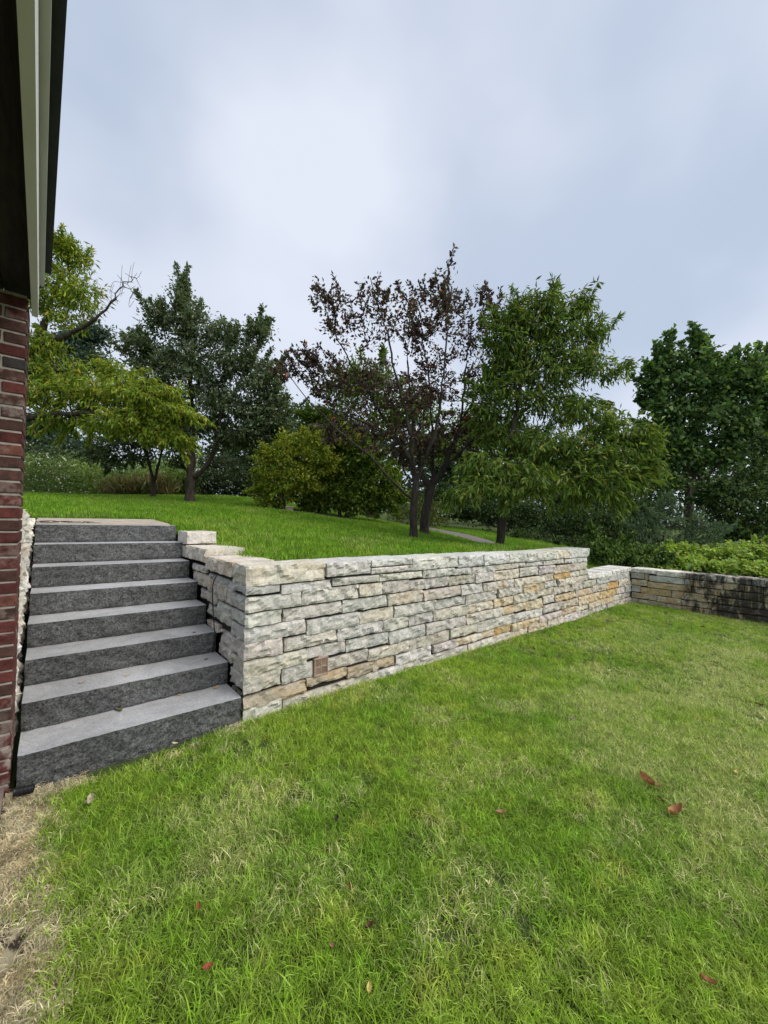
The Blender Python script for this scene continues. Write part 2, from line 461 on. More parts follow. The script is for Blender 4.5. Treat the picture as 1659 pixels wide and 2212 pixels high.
# strip of bare soil and paving along the house
v, f = grid_sheet(np.linspace(-.13, .13, 9), np.linspace(-2, 2.95, 70), lambda x, y: lower(x, y)+.006+.014*np.sin(x*31+y*17)*np.sin(y*9), lambda x, y: x < .07+.02*np.sin(y*6))
link('soil_strip', mesh_np('soil_strip', v, f, [M_CLIP], True), kind='structure')
link('paving', box_mesh('paving', (-1.6, -3, -.3), (-.135, 2.905, .012), [M_PAVE], .006), kind='structure')

# ------------------------------------------------------------------ dry-stone walls, every stone its own piece
STONE_COL = {'g': (.575, .567, .538), 'b': (.58, .553, .505), 'c': (.62, .59, .53), 'p': (.58, .54, .53), 'o': (.62, .48, .27), 't': (.62, .545, .42),
             'n': (.46, .40, .31), 'd': (.50, .505, .49), 'w': (.70, .69, .65)}
STONE_RUST = {'g': .0, 'b': .12, 'c': .28, 'p': .05, 'o': 1., 't': .6, 'n': .45, 'd': 0, 'w': .05}


def rock(L, Hh, D, seed, rough=.020, edge=.012, top_detail=False, side=False):
    """split-faced block: x 0..L along the face, y 0 (face) .. D (back), z 0..Hh; rough grid on the face, chipped edges"""
    rg = random.Random(seed); nx = max(5, min(36, int(L/.024))); nz = max(4, min(8, int(Hh/.020)))
    xs = np.linspace(0, L, nx+1); zs = np.linspace(0, Hh, nz+1); off = Vector((rg.uniform(0, 90), rg.uniform(0, 90), rg.uniform(0, 90)))
    tx, tz = rg.uniform(-.010, .010), rg.uniform(-.008, .012); V = []; idx = {}
    ja = [rg.uniform(-.005, .001) for _ in range(4)]
    for i in range(nx+1):
        for k in range(nz+1):
            x, z = xs[i], zs[k]; q = Vector((x, z, 0))
            n1 = mnoise.noise(q*5+off); n2 = mnoise.noise(q*13+off*1.7); cell = mnoise.cell(q*11+off); rid = abs(mnoise.noise(Vector((x*9, z*22, 3))+off))
            e = min(i, nx-i, 2*k, 2*(nz-k))
            vp = Vector((x*11, z*15, 0))+off; cen = mnoise.voronoi(vp)[1][0]; hs = cen*7.31+off
            fa, fb, fc = mnoise.cell(hs), mnoise.cell(hs*1.7+Vector((9, 3, 1))), mnoise.cell(hs*2.3+Vector((2, 8, 5))); dv = vp-cen
            y = -((fa-.5)*.32+(fb-.5)*.7*dv.x+(fc-.5)*.8*dv.y+n1*.22+n2*.10-rid*.12)*rough+tx*(x/L-.5)+tz*(z/Hh-.5)
            if e == 0:
                y += edge*(.6+.9*abs(mnoise.noise(q*9+off*2.3)))
            if 0 < i < nx and 0 < k < nz:
                x += (L/nx)*.3*mnoise.noise(q*31+off); z += (Hh/nz)*.3*mnoise.noise(q*27-off)
            w = .003*mnoise.noise(q*18+off*3)+.003*mnoise.noise(q*5-off)
            if k == 0: z += abs(w)*.9
            if k == nz: z += -abs(w)*.9+ja[0]*(x/L)+ja[1]*(1-x/L)-.001
            if i == 0: x += abs(w)+.002
            if i == nx: x -= abs(w)+.002
            idx[i, k] = len(V); V.append((x, y, z))
    Fq = [(idx[i, k], idx[i+1, k], idx[i+1, k+1], idx[i, k+1]) for i in range(nx) for k in range(nz)]
    rim = [(i, 0) for i in range(nx)]+[(nx, k) for k in range(nz)]+[(i, nz) for i in range(nx, 0, -1)]+[(0, k) for k in range(nz, 0, -1)]
    prev = [idx[r] for r in rim]; ys_ = list(np.linspace(.025, D, max(6, int(D/.028)))) if side else ([.035, D*.5, D] if top_detail else [.04, D])
    for d in ys_:
        cur = []
        for r, p in zip(rim, prev):
            x0, y0, z0 = V[idx[r]]; q = Vector((x0*7, d*7, z0*7))+off
            ins = .0 if d < D*.9 else .004
            zz = z0+(.004*mnoise.noise(q) if d > .05 else .002*mnoise.noise(q*3)); xx = x0+.003*mnoise.noise(q*1.3)
            if side and r[0] == 0:                        # the end of a corner stone is split as well
                vp = Vector((d*11, z0*15, 5))+off; cen = mnoise.voronoi(vp)[1][0]; hs = cen*7.31+off; dv = vp-cen
                xx = .012-((mnoise.cell(hs)-.5)*.34+(mnoise.cell(hs*1.7)-.5)*.7*dv.x+(mnoise.cell(hs*2.3)-.5)*.8*dv.y)*rough*1.1
                if r[1] in (0, nz): xx += .009*(.6+.8*abs(mnoise.noise(q*2)))
            xx = min(max(xx, (-.006 if side else .0015)+ins), L-.0015-ins); zz = min(max(zz, .0), Hh)
            cur.append(len(V)); V.append((xx, d, zz))
        m_ = len(rim)
        for a in range(m_):
            b_ = (a+1) % m_; Fq.append((prev[a], cur[a], cur[b_], prev[b_]))
        prev = cur
    m_ = len(rim)
    half = nx
    # close the back with a strip
    c_ = len(V); V.append((L/2, D, Hh/2)); T = [(prev[a], c_, prev[(a+1) % m_]) for a in range(m_)]
    return np.array(V), np.array(Fq), np.array(T)


def add_stone(parent, a0, a1, z0, z1, code, axis, plane, depth, seed, material, rough=.021, proud=None, top=False, side=False):
    """axis 'X': face looks to -Y, runs along X; axis 'Y': face looks to -X, runs along Y"""
    rg = random.Random(seed*7+1)
    V, Fq, T = rock(a1-a0, z1-z0, depth, seed, rough, .007, top, side)
    pr = rg.uniform(-.010, .012) if proud is None else proud
    if axis == 'X':
        W = np.stack([V[:, 0], V[:, 1]-pr, V[:, 2]], 1); loc = np.array([a0, plane, z0])
    elif axis == 'W':                                # face looks to +X
        W = np.stack([-(V[:, 1]-pr), V[:, 0], V[:, 2]], 1); loc = np.array([plane, a0, z0])
    else:
        W = np.stack([V[:, 1]-pr, V[:, 0], V[:, 2]], 1); loc = np.array([plane, a0, z0]); Fq = Fq[:, ::-1]; T = T[:, ::-1]
    c = W.mean(0); me = mesh_np('stone', W-c, [Fq, T], [material])
    o = link('stone', me, parent, loc+c)
    k = rg.uniform(.92, 1.1)*(1.10 if top else .97); col = np.array(STONE_COL[code])*k*np.array([1+rg.uniform(-.03, .03), 1, 1+rg.uniform(-.05, .05)])  # cap stones tinted lighter, putting the brighter light on wall tops into colour
    o.color = (*col, min(1, STONE_RUST[code]*rg.uniform(.6, 1.2)+(.12 if rg.random() < .25 else 0)))
    return o


L_STONES = """1.103 1.804 0.950 1.101 b | 1.809 2.292 0.968 1.090 g | 2.296 2.820 1.023 1.087 g | 2.297 2.828 0.956 1.017 p | 2.837 3.561 0.950 1.075 g | 3.572 4.053 0.935 1.068 g | 4.062 4.629 0.931 1.062 g | 4.638 5.079 0.928 1.053 g | 5.092 5.930 0.917 1.043 g | 5.945 6.366 0.915 1.041 c | 6.392 7.126 0.906 1.048 g | 1.085 1.394 0.888 0.955 g | 1.404 1.869 0.865 0.945 g | 1.883 2.399 0.883 0.947 g | 2.404 2.990 0.878 0.944 g | 3.000 3.508 0.861 0.934 g | 3.513 3.812 0.852 0.920 g | 3.817 4.297 0.842 0.917 g | 4.305 5.071 0.852 0.922 c | 5.093 5.549 0.851 0.911 g | 5.563 6.210 0.839 0.902 g | 6.226 6.466 0.832 0.896 g | 6.477 7.120 0.816 0.898 g | 1.113 1.577 0.758 0.871 g | 1.581 2.160 0.755 0.873 g | 2.171 2.439 0.758 0.870 b | 2.445 2.799 0.753 0.868 b | 2.806 3.430 0.746 0.851 g | 3.439 3.899 0.738 0.842 b | 3.907 4.296 0.732 0.845 p | 4.304 4.889 0.719 0.842 c | 4.905 5.390 0.724 0.837 g | 5.406 5.888 0.713 0.829 p | 5.901 7.091 0.689 0.812 c | 1.122 1.415 0.650 0.753 g | 1.429 1.986 0.645 0.749 g | 1.994 2.512 0.633 0.745 g | 2.520 3.003 0.626 0.742 c | 3.014 3.617 0.623 0.721 b | 3.630 4.051 0.613 0.709 g | 4.059 4.757 0.610 0.706 c | 4.771 5.575 0.601 0.695 c | 5.583 5.890 0.603 0.682 c | 5.902 6.419 0.596 0.682 o | 6.433 6.799 0.595 0.678 c | 6.813 7.092 0.593 0.675 c | 1.117 1.624 0.531 0.644 g | 1.633 2.171 0.509 0.613 g | 2.183 2.592 0.507 0.600 b | 2.602 3.198 0.504 0.608 g | 3.212 3.730 0.502 0.607 g | 3.743 4.382 0.491 0.606 g | 4.398 4.980 0.500 0.606 g | 4.996 5.568 0.487 0.601 t | 5.587 5.968 0.503 0.594 g | 6.029 6.677 0.485 0.592 c | 6.691 7.130 0.490 0.584 c | 1.128 1.425 0.406 0.533 p | 1.439 1.925 0.410 0.514 b | 1.935 2.455 0.401 0.507 g | 2.461 2.802 0.393 0.509 g | 2.809 3.179 0.387 0.485 p | 3.182 3.766 0.381 0.491 b | 3.775 4.296 0.383 0.492 c | 4.304 4.749 0.381 0.491 t | 4.756 5.366 0.370 0.494 c | 5.374 5.866 0.390 0.496 c | 5.875 6.485 0.372 0.484 c | 6.495 6.938 0.359 0.486 c | 1.123 1.639 0.286 0.392 b | 1.641 2.029 0.297 0.400 g | 2.042 2.528 0.279 0.383 g | 2.538 3.041 0.262 0.371 d | 3.057 3.727 0.264 0.368 p | 3.747 4.490 0.260 0.359 c | 4.502 5.080 0.264 0.339 t | 5.087 5.544 0.237 0.336 t | 5.555 5.897 0.273 0.355 c | 5.909 6.621 0.254 0.340 t | 1.134 1.415 0.168 0.292 b | 1.429 1.706 0.154 0.285 g | 1.848 2.285 0.164 0.264 b | 2.291 2.806 0.148 0.257 b | 2.814 3.453 0.134 0.253 b | 3.460 3.948 0.143 0.257 b | 3.958 4.765 0.128 0.245 b | 4.778 5.546 0.116 0.229 g | 5.562 6.172 0.130 0.222 p | 6.181 6.733 0.118 0.229 t | 1.130 1.639 0.047 0.139 n | 1.641 2.042 0.079 0.155 n | 2.052 2.332 0.048 0.138 n | 2.338 2.620 0.048 0.130 n | 2.635 3.152 0.030 0.135 g | 3.180 3.564 0.040 0.118 p | 3.567 4.298 0.044 0.121 c | 4.306 4.717 0.026 0.127 o | 4.731 5.424 0.012 0.107 t | 5.437 6.173 0.021 0.111 p | 6.182 6.665 0.019 0.100 t | 1.132 1.429 -0.055 0.064 g | 1.436 2.406 -0.080 0.040 b | 2.411 2.735 -0.079 0.034 g | 2.741 2.893 -0.085 0.028 b | 2.897 3.777 -0.099 0.027 p | 3.780 4.690 -0.074 0.023 b | 4.710 5.132 -0.110 0.011 t | 5.149 5.687 -0.120 0.022 t | 5.698 6.237 -0.124 0.014 c | 6.247 6.842 -0.128 0.011 p | 6.850 7.502 -0.150 -0.012 b | 7.102 7.281 0.515 0.616 w | 7.294 7.686 0.497 0.582 w | 7.692 8.169 0.490 0.584 w | 8.181 8.590 0.494 0.592 w | 8.600 9.201 0.502 0.595 w | 6.947 7.462 0.369 0.486 c | 7.516 8.052 0.368 0.492 g | 8.064 8.467 0.375 0.501 g | 8.480 9.191 0.360 0.501 g | 6.664 7.296 0.243 0.350 t | 7.312 7.604 0.249 0.372 c | 7.615 7.999 0.244 0.362 c | 8.005 8.533 0.234 0.361 o | 8.546 9.228 0.228 0.363 c | 6.754 7.633 0.096 0.223 t | 7.644 8.456 0.099 0.215 o | 8.472 8.905 0.094 0.215 p | 8.916 9.257 0.083 0.227 g | 6.678 7.145 0.002 0.098 c | 7.157 7.676 -0.013 0.090 t | 7.687 8.255 -0.010 0.075 t | 8.265 8.732 -0.023 0.067 b | 8.746 9.251 -0.015 0.067 p | 7.509 7.984 -0.125 -0.022 p | 7.996 8.567 -0.141 -0.021 c | 8.581 9.258 -0.155 -0.041 c"""
B_STONES = """2.406 2.862 0.488 0.566 w | 1.879 2.399 0.466 0.564 w | 1.408 1.872 0.461 0.570 w | 1.014 1.404 0.460 0.564 w | 0.561 1.008 0.452 0.545 w | 2.612 2.857 0.365 0.472 g | 2.532 2.609 0.356 0.459 n | 1.952 2.523 0.340 0.452 w | 1.866 1.945 0.327 0.440 w | 1.384 1.860 0.325 0.443 b | 1.106 1.380 0.336 0.413 b | 0.866 1.102 0.336 0.419 b | 0.612 0.862 0.314 0.403 b | 2.558 2.841 0.229 0.351 b | 1.853 2.552 0.210 0.330 b | 1.433 1.846 0.211 0.320 b | 1.048 1.429 0.204 0.322 t | 0.858 1.044 0.192 0.296 b | 0.613 0.855 0.186 0.272 b | 2.679 2.841 0.091 0.212 g | 2.161 2.674 0.072 0.203 o | 1.960 2.157 0.070 0.196 t | 1.470 1.956 0.062 0.188 t | 0.863 1.465 0.067 0.174 b | 0.563 0.860 0.066 0.169 b | 2.397 2.840 -0.038 0.077 b | 2.007 2.391 -0.056 0.046 b | 1.551 2.001 -0.050 0.048 t | 1.167 1.545 -0.062 0.024 t | 0.564 1.163 -0.046 0.026 b | 2.732 2.840 -0.143 -0.044 g | 2.240 2.727 -0.161 -0.051 b | 1.988 2.234 -0.165 -0.068 b | 1.547 1.982 -0.183 -0.072 b | 1.128 1.545 -0.186 -0.088 b | 0.515 1.122 -0.204 -0.080 b"""
R_STONES = """3.169 3.826 0.990 1.083 b | 3.839 4.552 1.057 1.138 b | 3.848 4.276 0.937 1.003 c | 3.671 4.259 0.816 0.928 b | 3.282 3.659 0.796 0.903 b | 3.138 3.273 0.786 0.891 b | 3.510 3.986 0.709 0.790 b | 3.164 3.757 0.589 0.685 g | 3.424 3.725 0.487 0.547 b | 3.119 3.430 0.314 0.416 b"""


def rows_of(txt):
    for r in txt.split(' | '):
        t = r.split(); yield float(t[0]), float(t[1]), float(t[2]), float(t[3]), t[4]


wall = thing('retaining_wall', 'long pale dry-stone retaining wall running from the granite steps, stepping down at its far end', 'stone wall', (XW, YW, 0))
CORNER = {0: (.305, 1.0), 1: (.95, .9), 2: (.278, .81), 3: (.653, .70), 4: (.314, .59), 5: (.547, .47), 6: (.265, .34), 7: (.30, .23), 8: (.28, .09), 9: (.28, 0)}
def close_beds(rows):
    rows = [list(r) for r in rows]
    for r in rows:                                   # each stone carries the one above it
        up = [s[2]-r[3] for s in rows if s is not r and min(s[1], r[1])-max(s[0], r[0]) > .03 and s[2] > r[3]-.03]
        if up and .005 < min(up) < .06: r[3] += min(up)-.008
    return rows


for n_, (a0, a1, z0, z1, c) in enumerate(close_beds(rows_of(L_STONES))):
    z0 = max(z0, -.16)
    first = a0 < 1.16
    cap = z0 > .90 or (a0 > 7.0 and z1 > .58)
    depth = (.40 if a0 < 7.05 else .42) if cap else .22
    if first:
        a0 = XW
        for k, (ln, zz) in CORNER.items():
            if z0-.06 <= zz <= z1+.03: depth = ln; break
        if a1 > 1.75 and z0 > .9: depth = .305
    add_stone(wall, a0, a1+.001, z0, z1, c, 'X', YW, depth, 100+n_, M_STONE, 0.022 if not cap else .018, (.006 if first else (.012 if cap else None)), cap, first)
# the courses of the short return beside the steps
for n_, (a0, a1, z0, z1, c) in enumerate(rows_of(R_STONES)):
    cap = z1 > 1.06
    if cap: z0, z1 = (.985, 1.105) if a0 < 3.5 else (1.035, 1.168)
    add_stone(wall, a0+.006, a1-.004, z0, z1, c, 'Y', XW, .38 if cap else .2, 300+n_, M_STONE, .018, .004 if cap else None, cap)
# cap block set a step higher, and the second row of slabs behind the corner cap
add_stone(wall, XW+.0, XW+.30, 1.178, 1.310, 'c', 'X', 4.471, .40, 351, M_STONE, .015, 0, True)
add_stone(wall, 4.56, 5.3, 1.03, 1.155, 'b', 'Y', XW, .3, 352, M_STONE, .015, 0, True)
# inner fill, set back behind the stones
def fill(name, parent, lo, hi):
    lo = np.array(lo); hi = np.array(hi); c = (lo+hi)/2
    return link(name, box_mesh(name, lo-c, hi-c, [M_CORE]), parent, c)
fill('wall_core', wall, (XW+.036, YW+.036, -.3), (7.06, YW+.30, .93))
fill('wall_core', wall, (7.06, YW+.036, -.3), (XB+.06, YW+.34, .50))
fill('wall_core', wall, (XW+.036, YW+.30, -.3), (XW+.24, 5.2, 1.0))
# end face of the tall part where it steps down
rg = random.Random(5)
for k, (z0, z1) in enumerate([(.60, .69), (.695, .81), (.815, .90)]):
    add_stone(wall, 2.90, 3.25, z0, z1, 'c', 'Y', 7.0, .115, 380+k, M_STONE, .01, 0)

low = thing('retaining_wall', 'low stone wall across the end of the lawn, its right part stained black', 'stone wall', (XB, YW, -.1))
bs = close_beds(rows_of(B_STONES))
for n_, (a0, a1, z0, z1, c) in enumerate(bs):
    cap = z0 > .44
    if cap: z1 = .568
    elif c == 'b': c = 't'
    add_stone(low, a0, a1+.001, max(z0, -.24), z1-(0 if cap else .002), c, 'Y', XB, .40 if cap else .2, 500+n_, M_STAIN, .017, .012 if cap else None, cap)
# the same courses go on past the edge of the picture
rg = random.Random(11)
for z0, z1 in [(.45, .565), (.335, .445), (.20, .33), (.07, .195), (-.06, .065), (-.24, -.065)]:
    y = .5 if z0 > .1 else .49
    while y > -2.4:
        l = rg.uniform(.3, .6); add_stone(low, y-l, y-.006, z0, z1, rg.choice('bbgtw'), 'Y', XB, .40 if z0 > .44 else .2, rg.randrange(10**6), M_STAIN, .017, .01 if z0 > .44 else None, z0 > .44); y -= l
fill('wall_core', low, (XB+.036, -2.4, -.4), (XB+.34, YW+.02, .47))

# terracotta air brick let into the wall
vent = thing('vent_grille', 'square terracotta vent with diagonal louvres, let into the pale stone wall', 'vent', (1.78, YW, .22))
vx0, vx1, vz0, vz1 = 1.712, 1.846, .146, .296
def vbox(name, lo, hi, m=M_TERRA, bv=.002):
    lo = np.array(lo, float); hi = np.array(hi, float); c = (lo+hi)/2
    return link(name, box_mesh(name, lo-c, hi-c, [m], bv), vent, c)
for lo, hi in [((vx0, YW-.004, vz0), (vx0+.010, YW+.04, vz1)), ((vx1-.010, YW-.004, vz0), (vx1, YW+.04, vz1)), ((vx0+.010, YW-.003, vz0), (vx1-.010, YW+.04, vz0+.016)), ((vx0+.010, YW-.003, vz1-.009), (vx1-.010, YW+.04, vz1)),
               (((vx0+vx1)/2-.004, YW-.001, vz0+.016), ((vx0+vx1)/2+.004, YW+.035, vz1-.009)), ((vx0+.010, YW-.002, (vz0+vz1)/2-.003), ((vx0+vx1)/2-.004, YW+.035, (vz0+vz1)/2+.004)), (((vx0+vx1)/2+.004, YW-.002, (vz0+vz1)/2-.003), (vx1-.010, YW+.035, (vz0+vz1)/2+.004))]:
    vbox('frame_bar', lo, hi)
vbox('back_plate', (vx0+.008, YW+.042, vz0), (vx1-.008, YW+.05, vz1), M_CORE, 0)
A_, B_ = [], []; cx_, cz_ = (vx0+vx1)/2, (vz0+vz1)/2+.003; hw, hh = (vx1-vx0)/2-.010, (vz1-vz0)/2-.011
for sx in (-1, 1):
    for sz in (-1, 1):
        for t in np.linspace(-.7, .75, 6):      # slats lean away from the centre in each quarter
            a = np.array([0, t*1.0]); pts = []
            u0 = max(0, -t); u1 = min(1, 1-t)
            if u1-u0 > .1:
                A_.append((cx_+sx*u0*hw, YW+.004, cz_+sz*(t+u0)*hh)); B_.append((cx_+sx*u1*hw, YW+.004, cz_+sz*(t+u1)*hh))
vv, ff = tubes(A_, B_, np.full(len(A_), .0040), np.full(len(A_), .0040), 4)
c = np.array([cx_, YW, cz_]); link('louvres', mesh_np('louvres', vv-c, ff, [M_TERRA]), vent, c, kind='stuff')

# black cable hanging down the return face
pts = np.array([(XW-.012, 3.46, .965), (XW-.02, 3.50, .92), (XW-.022, 3.525, .88), (XW-.026, 3.52, .80), (XW-.024, 3.513, .734), (XW-.024, 3.486, .637), (XW-.022, 3.461, .541), (XW-.02, 3.45, .49), (XW-.022, 3.426, .43), (XW-.03, 3.43, .37), (XW-.03, 3.42, .352)])
vv, ff = tube_path(pts, .0045, 6); o = link('cable', mesh_np('cable', vv-pts[0], ff, [M_PIPE], True), None, pts[0], label='thin black cable hanging down the stone return wall beside the steps', category='cable')

# ------------------------------------------------------------------ granite steps and landing
XL, Y0, TR, RI, Z0 = -.088, 2.8523, .2947, .173, -.0226
stairs = thing('granite_steps', 'flight of eight dark grey rock-faced granite steps between brick pier and pale stone wall', 'stairs', (.5, Y0, 0))
for k in range(8):
    L = XW-.004-XL; H = RI-.003+(.10 if k == 0 else 0); D = TR+.12
    nx, nz = 60, 9+(4 if k == 0 else 0); rgk = 40+k*3.3
    V = []; idx = {}
    for i in range(nx+1):
        for j in range(nz+1):
            x = L*i/nx; z = H*j/nz; q = Vector((x*3, z*3, rgk))
            y = -.010*mnoise.noise(q*3.1)-.011*mnoise.noise(q*8)-.006*abs(mnoise.noise(q*17))+.012*(1-j/nz)
            if j == nz: y = -.004*mnoise.noise(q*5)-.003*mnoise.noise(q*14)
            if j == 0: y += .006
            if i in (0, nx): y += .006
            xx = x
            if i == 0: xx += .006*abs(mnoise.noise(q*6))
            if i == nx: xx -= .006*abs(mnoise.noise(q*6))
            idx[i, j] = len(V); V.append((xx, y, z+(-.0015*abs(mnoise.noise(q*12)) if j == nz else 0)))
    Fq = [(idx[i, j], idx[i+1, j], idx[i+1, j+1], idx[i, j+1]) for i in range(nx) for j in range(nz)]; mi = [1]*len(Fq)
    back = {}
    for i in range(nx+1):
        for d_, dd in ((1, .02), (2, D)):
            back[i, d_] = len(V); V.append((V[idx[i, nz]][0] if d_ == 1 else min(max(L*i/nx, .003), L-.003), dd, H-(0 if d_ == 1 else .001)))
    for i in range(nx):
        Fq.append((idx[i, nz], idx[i+1, nz], back[i+1, 1], back[i, 1])); Fq.append((back[i, 1], back[i+1, 1], back[i+1, 2], back[i, 2])); mi += [0, 0]
    b0 = len(V); V += [(.003, D, 0), (L-.003, D, 0)]
    T = []
    for i, e in ((0, b0), (nx, b0+1)):
        ring = [idx[i, j] for j in range(nz+1)]+[back[i, 1], back[i, 2]]
        for a, b_ in zip(ring[:-1], ring[1:]): T.append((e, a, b_) if i == 0 else (e, b_, a))
    V = np.array(V); s_ = 1-V[:, 0]/L                               # the blocks lie a touch askew
    V[:, 1] += .030*s_; V[:, 2] += .006*s_
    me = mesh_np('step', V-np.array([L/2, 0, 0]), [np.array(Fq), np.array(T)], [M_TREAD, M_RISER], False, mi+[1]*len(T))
    link('step', me, stairs, (XL+L/2, Y0+k*TR, Z0+(k+1)*RI-H))
fill('rubble_core', stairs, (XL+.02, Y0+.36, -.3), (XW-.03, Y0+.42, .14))
v, f = grid_sheet(np.linspace(-.09, XW+.02, 8), np.linspace(Y0+7*TR+.42, 6.37, 8), lambda x, y: 1.366+(y-5.2)*.050+0*x, lambda x, y: x > -9)
n_ = len(v); edge = np.concatenate([v, v-np.array([0, 0, .12])]); ny = 8
per = [i*8 for i in range(8)]+[7*8+j for j in range(1, 8)]+[i*8+7 for i in range(6, -1, -1)]+[j for j in range(6, 0, -1)]
side = np.array([[per[a], per[(a+1) % len(per)], per[(a+1) % len(per)]+n_, per[a]+n_] for a in range(len(per))])
lc = np.array([.4, 5.8, 1.38])
link('landing_slab', mesh_np('landing_slab', edge-lc, [f, side], [M_LANDING]), None, lc, label='beige concrete landing slab at the top of the granite steps', category='slab')

# ------------------------------------------------------------------ cheek wall of white stone left of the steps
cheek = thing('cheek_wall', 'narrow white rough stone wall edge between brick pier and granite steps', 'stone wall', (-.2, 3.25, 0))
rg = random.Random(21); z = .10
while z < 1.25:
    h = rg.uniform(.10, .16); y = 3.235; top = 0
    h = min(h, 1.262-z)
    if h < .05: break
    while y < 5.25:
        l = rg.uniform(.26, .5); yend = min(y+l, 5.3); hi = z+h
        st = Z0+RI*(1+max(0, (y+l/2-Y0)/TR)); lim = 1.49 if y < 3.6 else 1.43
        if hi <= lim+.02 and yend-y > .1 and z > st-.55:
            add_stone(cheek, y, yend-.004, z, hi-.004, rg.choice('wwwc'), 'W', -.118, .17, rg.randrange(10**6), M_STONE, .034, rg.uniform(-.014, .012))
        y = yend
    z += h
for y0_, y1_, z0_, z1_, pl_ in ((3.235, 3.63, 1.262, 1.372, -.128), (3.235, 3.56, 1.376, 1.492, -.112), (3.635, 4.18, 1.262, 1.345, -.112), (4.184, 4.75, 1.262, 1.345, -.10), (3.64, 4.72, 1.349, 1.428, -.098)):
    add_stone(cheek, y0_, y1_, z0_, z1_, 'w', 'W', pl_, .17, int(y0_*1000+z0_*100), M_STONE, .03, 0, True)
fill('wall_core', cheek, (-.32, 3.24, -.2), (-.175, 5.2, 1.40))

# ------------------------------------------------------------------ house corner: brick pier, beam, eave boards
house = thing('brick_house', 'red brick house corner with white eave boards and dark timber overhang', 'house', (-.4, 2.911, 0))
PX, PY = -.115, 2.911; CH = .0677
def put_box(name, lo, hi, m, parent=house, bv=.0):
    lo = np.array(lo, float); hi = np.array(hi, float); c = (lo+hi)/2
    return link(name, box_mesh(name, lo-c, hi-c, [m], bv), parent, c)
put_box('mortar', (-.74, PY+.007, -.3), (PX-.007, PY+.289, 2.66), M_MORTAR)
BR = {}
def brick(lx, ly, x1, y0, z, rg):
    key = (round(lx, 3), round(ly, 3), rg.randrange(6))
    if key not in BR:
        import bmesh
        bm = bmesh.new(); bmesh.ops.create_cube(bm, size=1)
        for w in bm.verts: w.co.x *= lx; w.co.y *= ly; w.co.z *= .0565
        bmesh.ops.bevel(bm, geom=bm.edges[:], offset=.004, segments=1, affect='EDGES')
        for w in bm.verts: w.co += Vector((rg.uniform(-1, 1), rg.uniform(-1, 1), rg.uniform(-1, 1)))*.0015
        me = bpy.data.meshes.new('brick'); bm.to_mesh(me); bm.free(); me.materials.append(M_BRICK); BR[key] = me
    o = link('brick', BR[key], house, (x1-lx/2, y0+ly/2+rg.uniform(-.002, .002), z+.0285+rg.uniform(-.001, .001)))
    r = rg.random()
    base = (.115, .034, .030) if r < .55 else ((.09, .045, .038) if r < .78 else ((.042, .036, .036) if r < .9 else (.14, .055, .042)))
    k = rg.uniform(.8, 1.2); o.color = (*[c*k for c in base], max(0, rg.uniform(-.4, .5))+(.35 if z < .35 else 0))
rg = random.Random(3)
for k in range(-1, 39):
    z = .012+k*CH
    if k % 2:
        brick(.092, .194, PX, PY, z, rg); brick(.194, .092, PX-.102, PY, z, rg); brick(.194, .092, PX-.306, PY, z, rg); brick(.092, .0862, PX, PY+.204, z, rg)
    else:
        brick(.194, .092, PX, PY, z, rg); brick(.194, .092, PX-.204, PY, z, rg); brick(.194, .092, PX-.408, PY, z, rg); brick(.092, .1882, PX, PY+.102, z, rg)
EYE = np.array([-.014, .997, .078]); EYE /= EYE[1]
def run(name, x0, x1, z0, z1, m, s1=0., s0=-6.4):
    """a board along the eave; its cross-section is given where it ends, at Y = 3.2"""
    V = []
    for s in (s0, s1):
        for x, z in ((x0, z0), (x1, z0), (x1, z1), (x0, z1)): V.append((x+EYE[0]*s, 3.2+s, z+EYE[2]*s))
    V = np.array(V); c = V.mean(0)
    return link(name, mesh_np(name, V-c, np.array([[0, 3, 2, 1], [4, 5, 6, 7], [0, 1, 5, 4], [1, 2, 6, 5], [2, 3, 7, 6], [3, 0, 4, 7]]), [m]), house, c)
run('fascia', -.108, -.0795, 2.665, 2.862, M_TRIM)
run('upper_fascia', -.0795, -.056, 2.866, 2.955, M_TRIM2)
run('roof_edge', -.40, -.0255, 2.957, 3.0, M_SHINGLE)
for k in range(4):
    run('beam_plank', -.112-.118*(k+1)+.004, -.112-.118*k, 2.735+.004*(k % 2), 2.953, M_BEAM, -.08)
run('ceiling_board', -1.25, -.60, 2.78, 2.90, M_BEAM, -.05)
run('narrowed_roof', -1.3, -.40, 2.957, 3.02, M_SHINGLE)  # unseen; this and the ceiling board are cut narrow to let skylight in

# ------------------------------------------------------------------ trees and shrubs
def unit(a): return a/np.maximum(np.linalg.norm(a, axis=-1, keepdims=True), 1e-9)


def leaf_arrays(pos, dirs, size, wr, rg, fold=.35, curl=.25, flat=.75):
    """folded pointed leaves: pos (N,3) base points, dirs (N,3), size (N,)"""
    n = len(pos); d = unit(dirs); rnd = unit(unit(rg.normal(size=(n, 3)))+np.array([0, 0, flat])); side = unit(np.cross(d, rnd)); nor = np.cross(side, d)
    w = size*wr
    mid = pos+d*(size*.42)[:, None]
    tip = pos+d*size[:, None]-nor*(size*curl*rg.uniform(-.3, 1, n))[:, None]
    a = mid+side*(w*.5)[:, None]+nor*(w*fold*.5)[:, None]; b = mid-side*(w*.5)[:, None]+nor*(w*fold*.5)[:, None]
    V = np.stack([pos, a, tip, b], 1).reshape(-1, 3); i = np.arange(n)*4
    F = np.concatenate([np.stack([i, i+1, i+2], 1), np.stack([i, i+2, i+3], 1)])
    return V, F


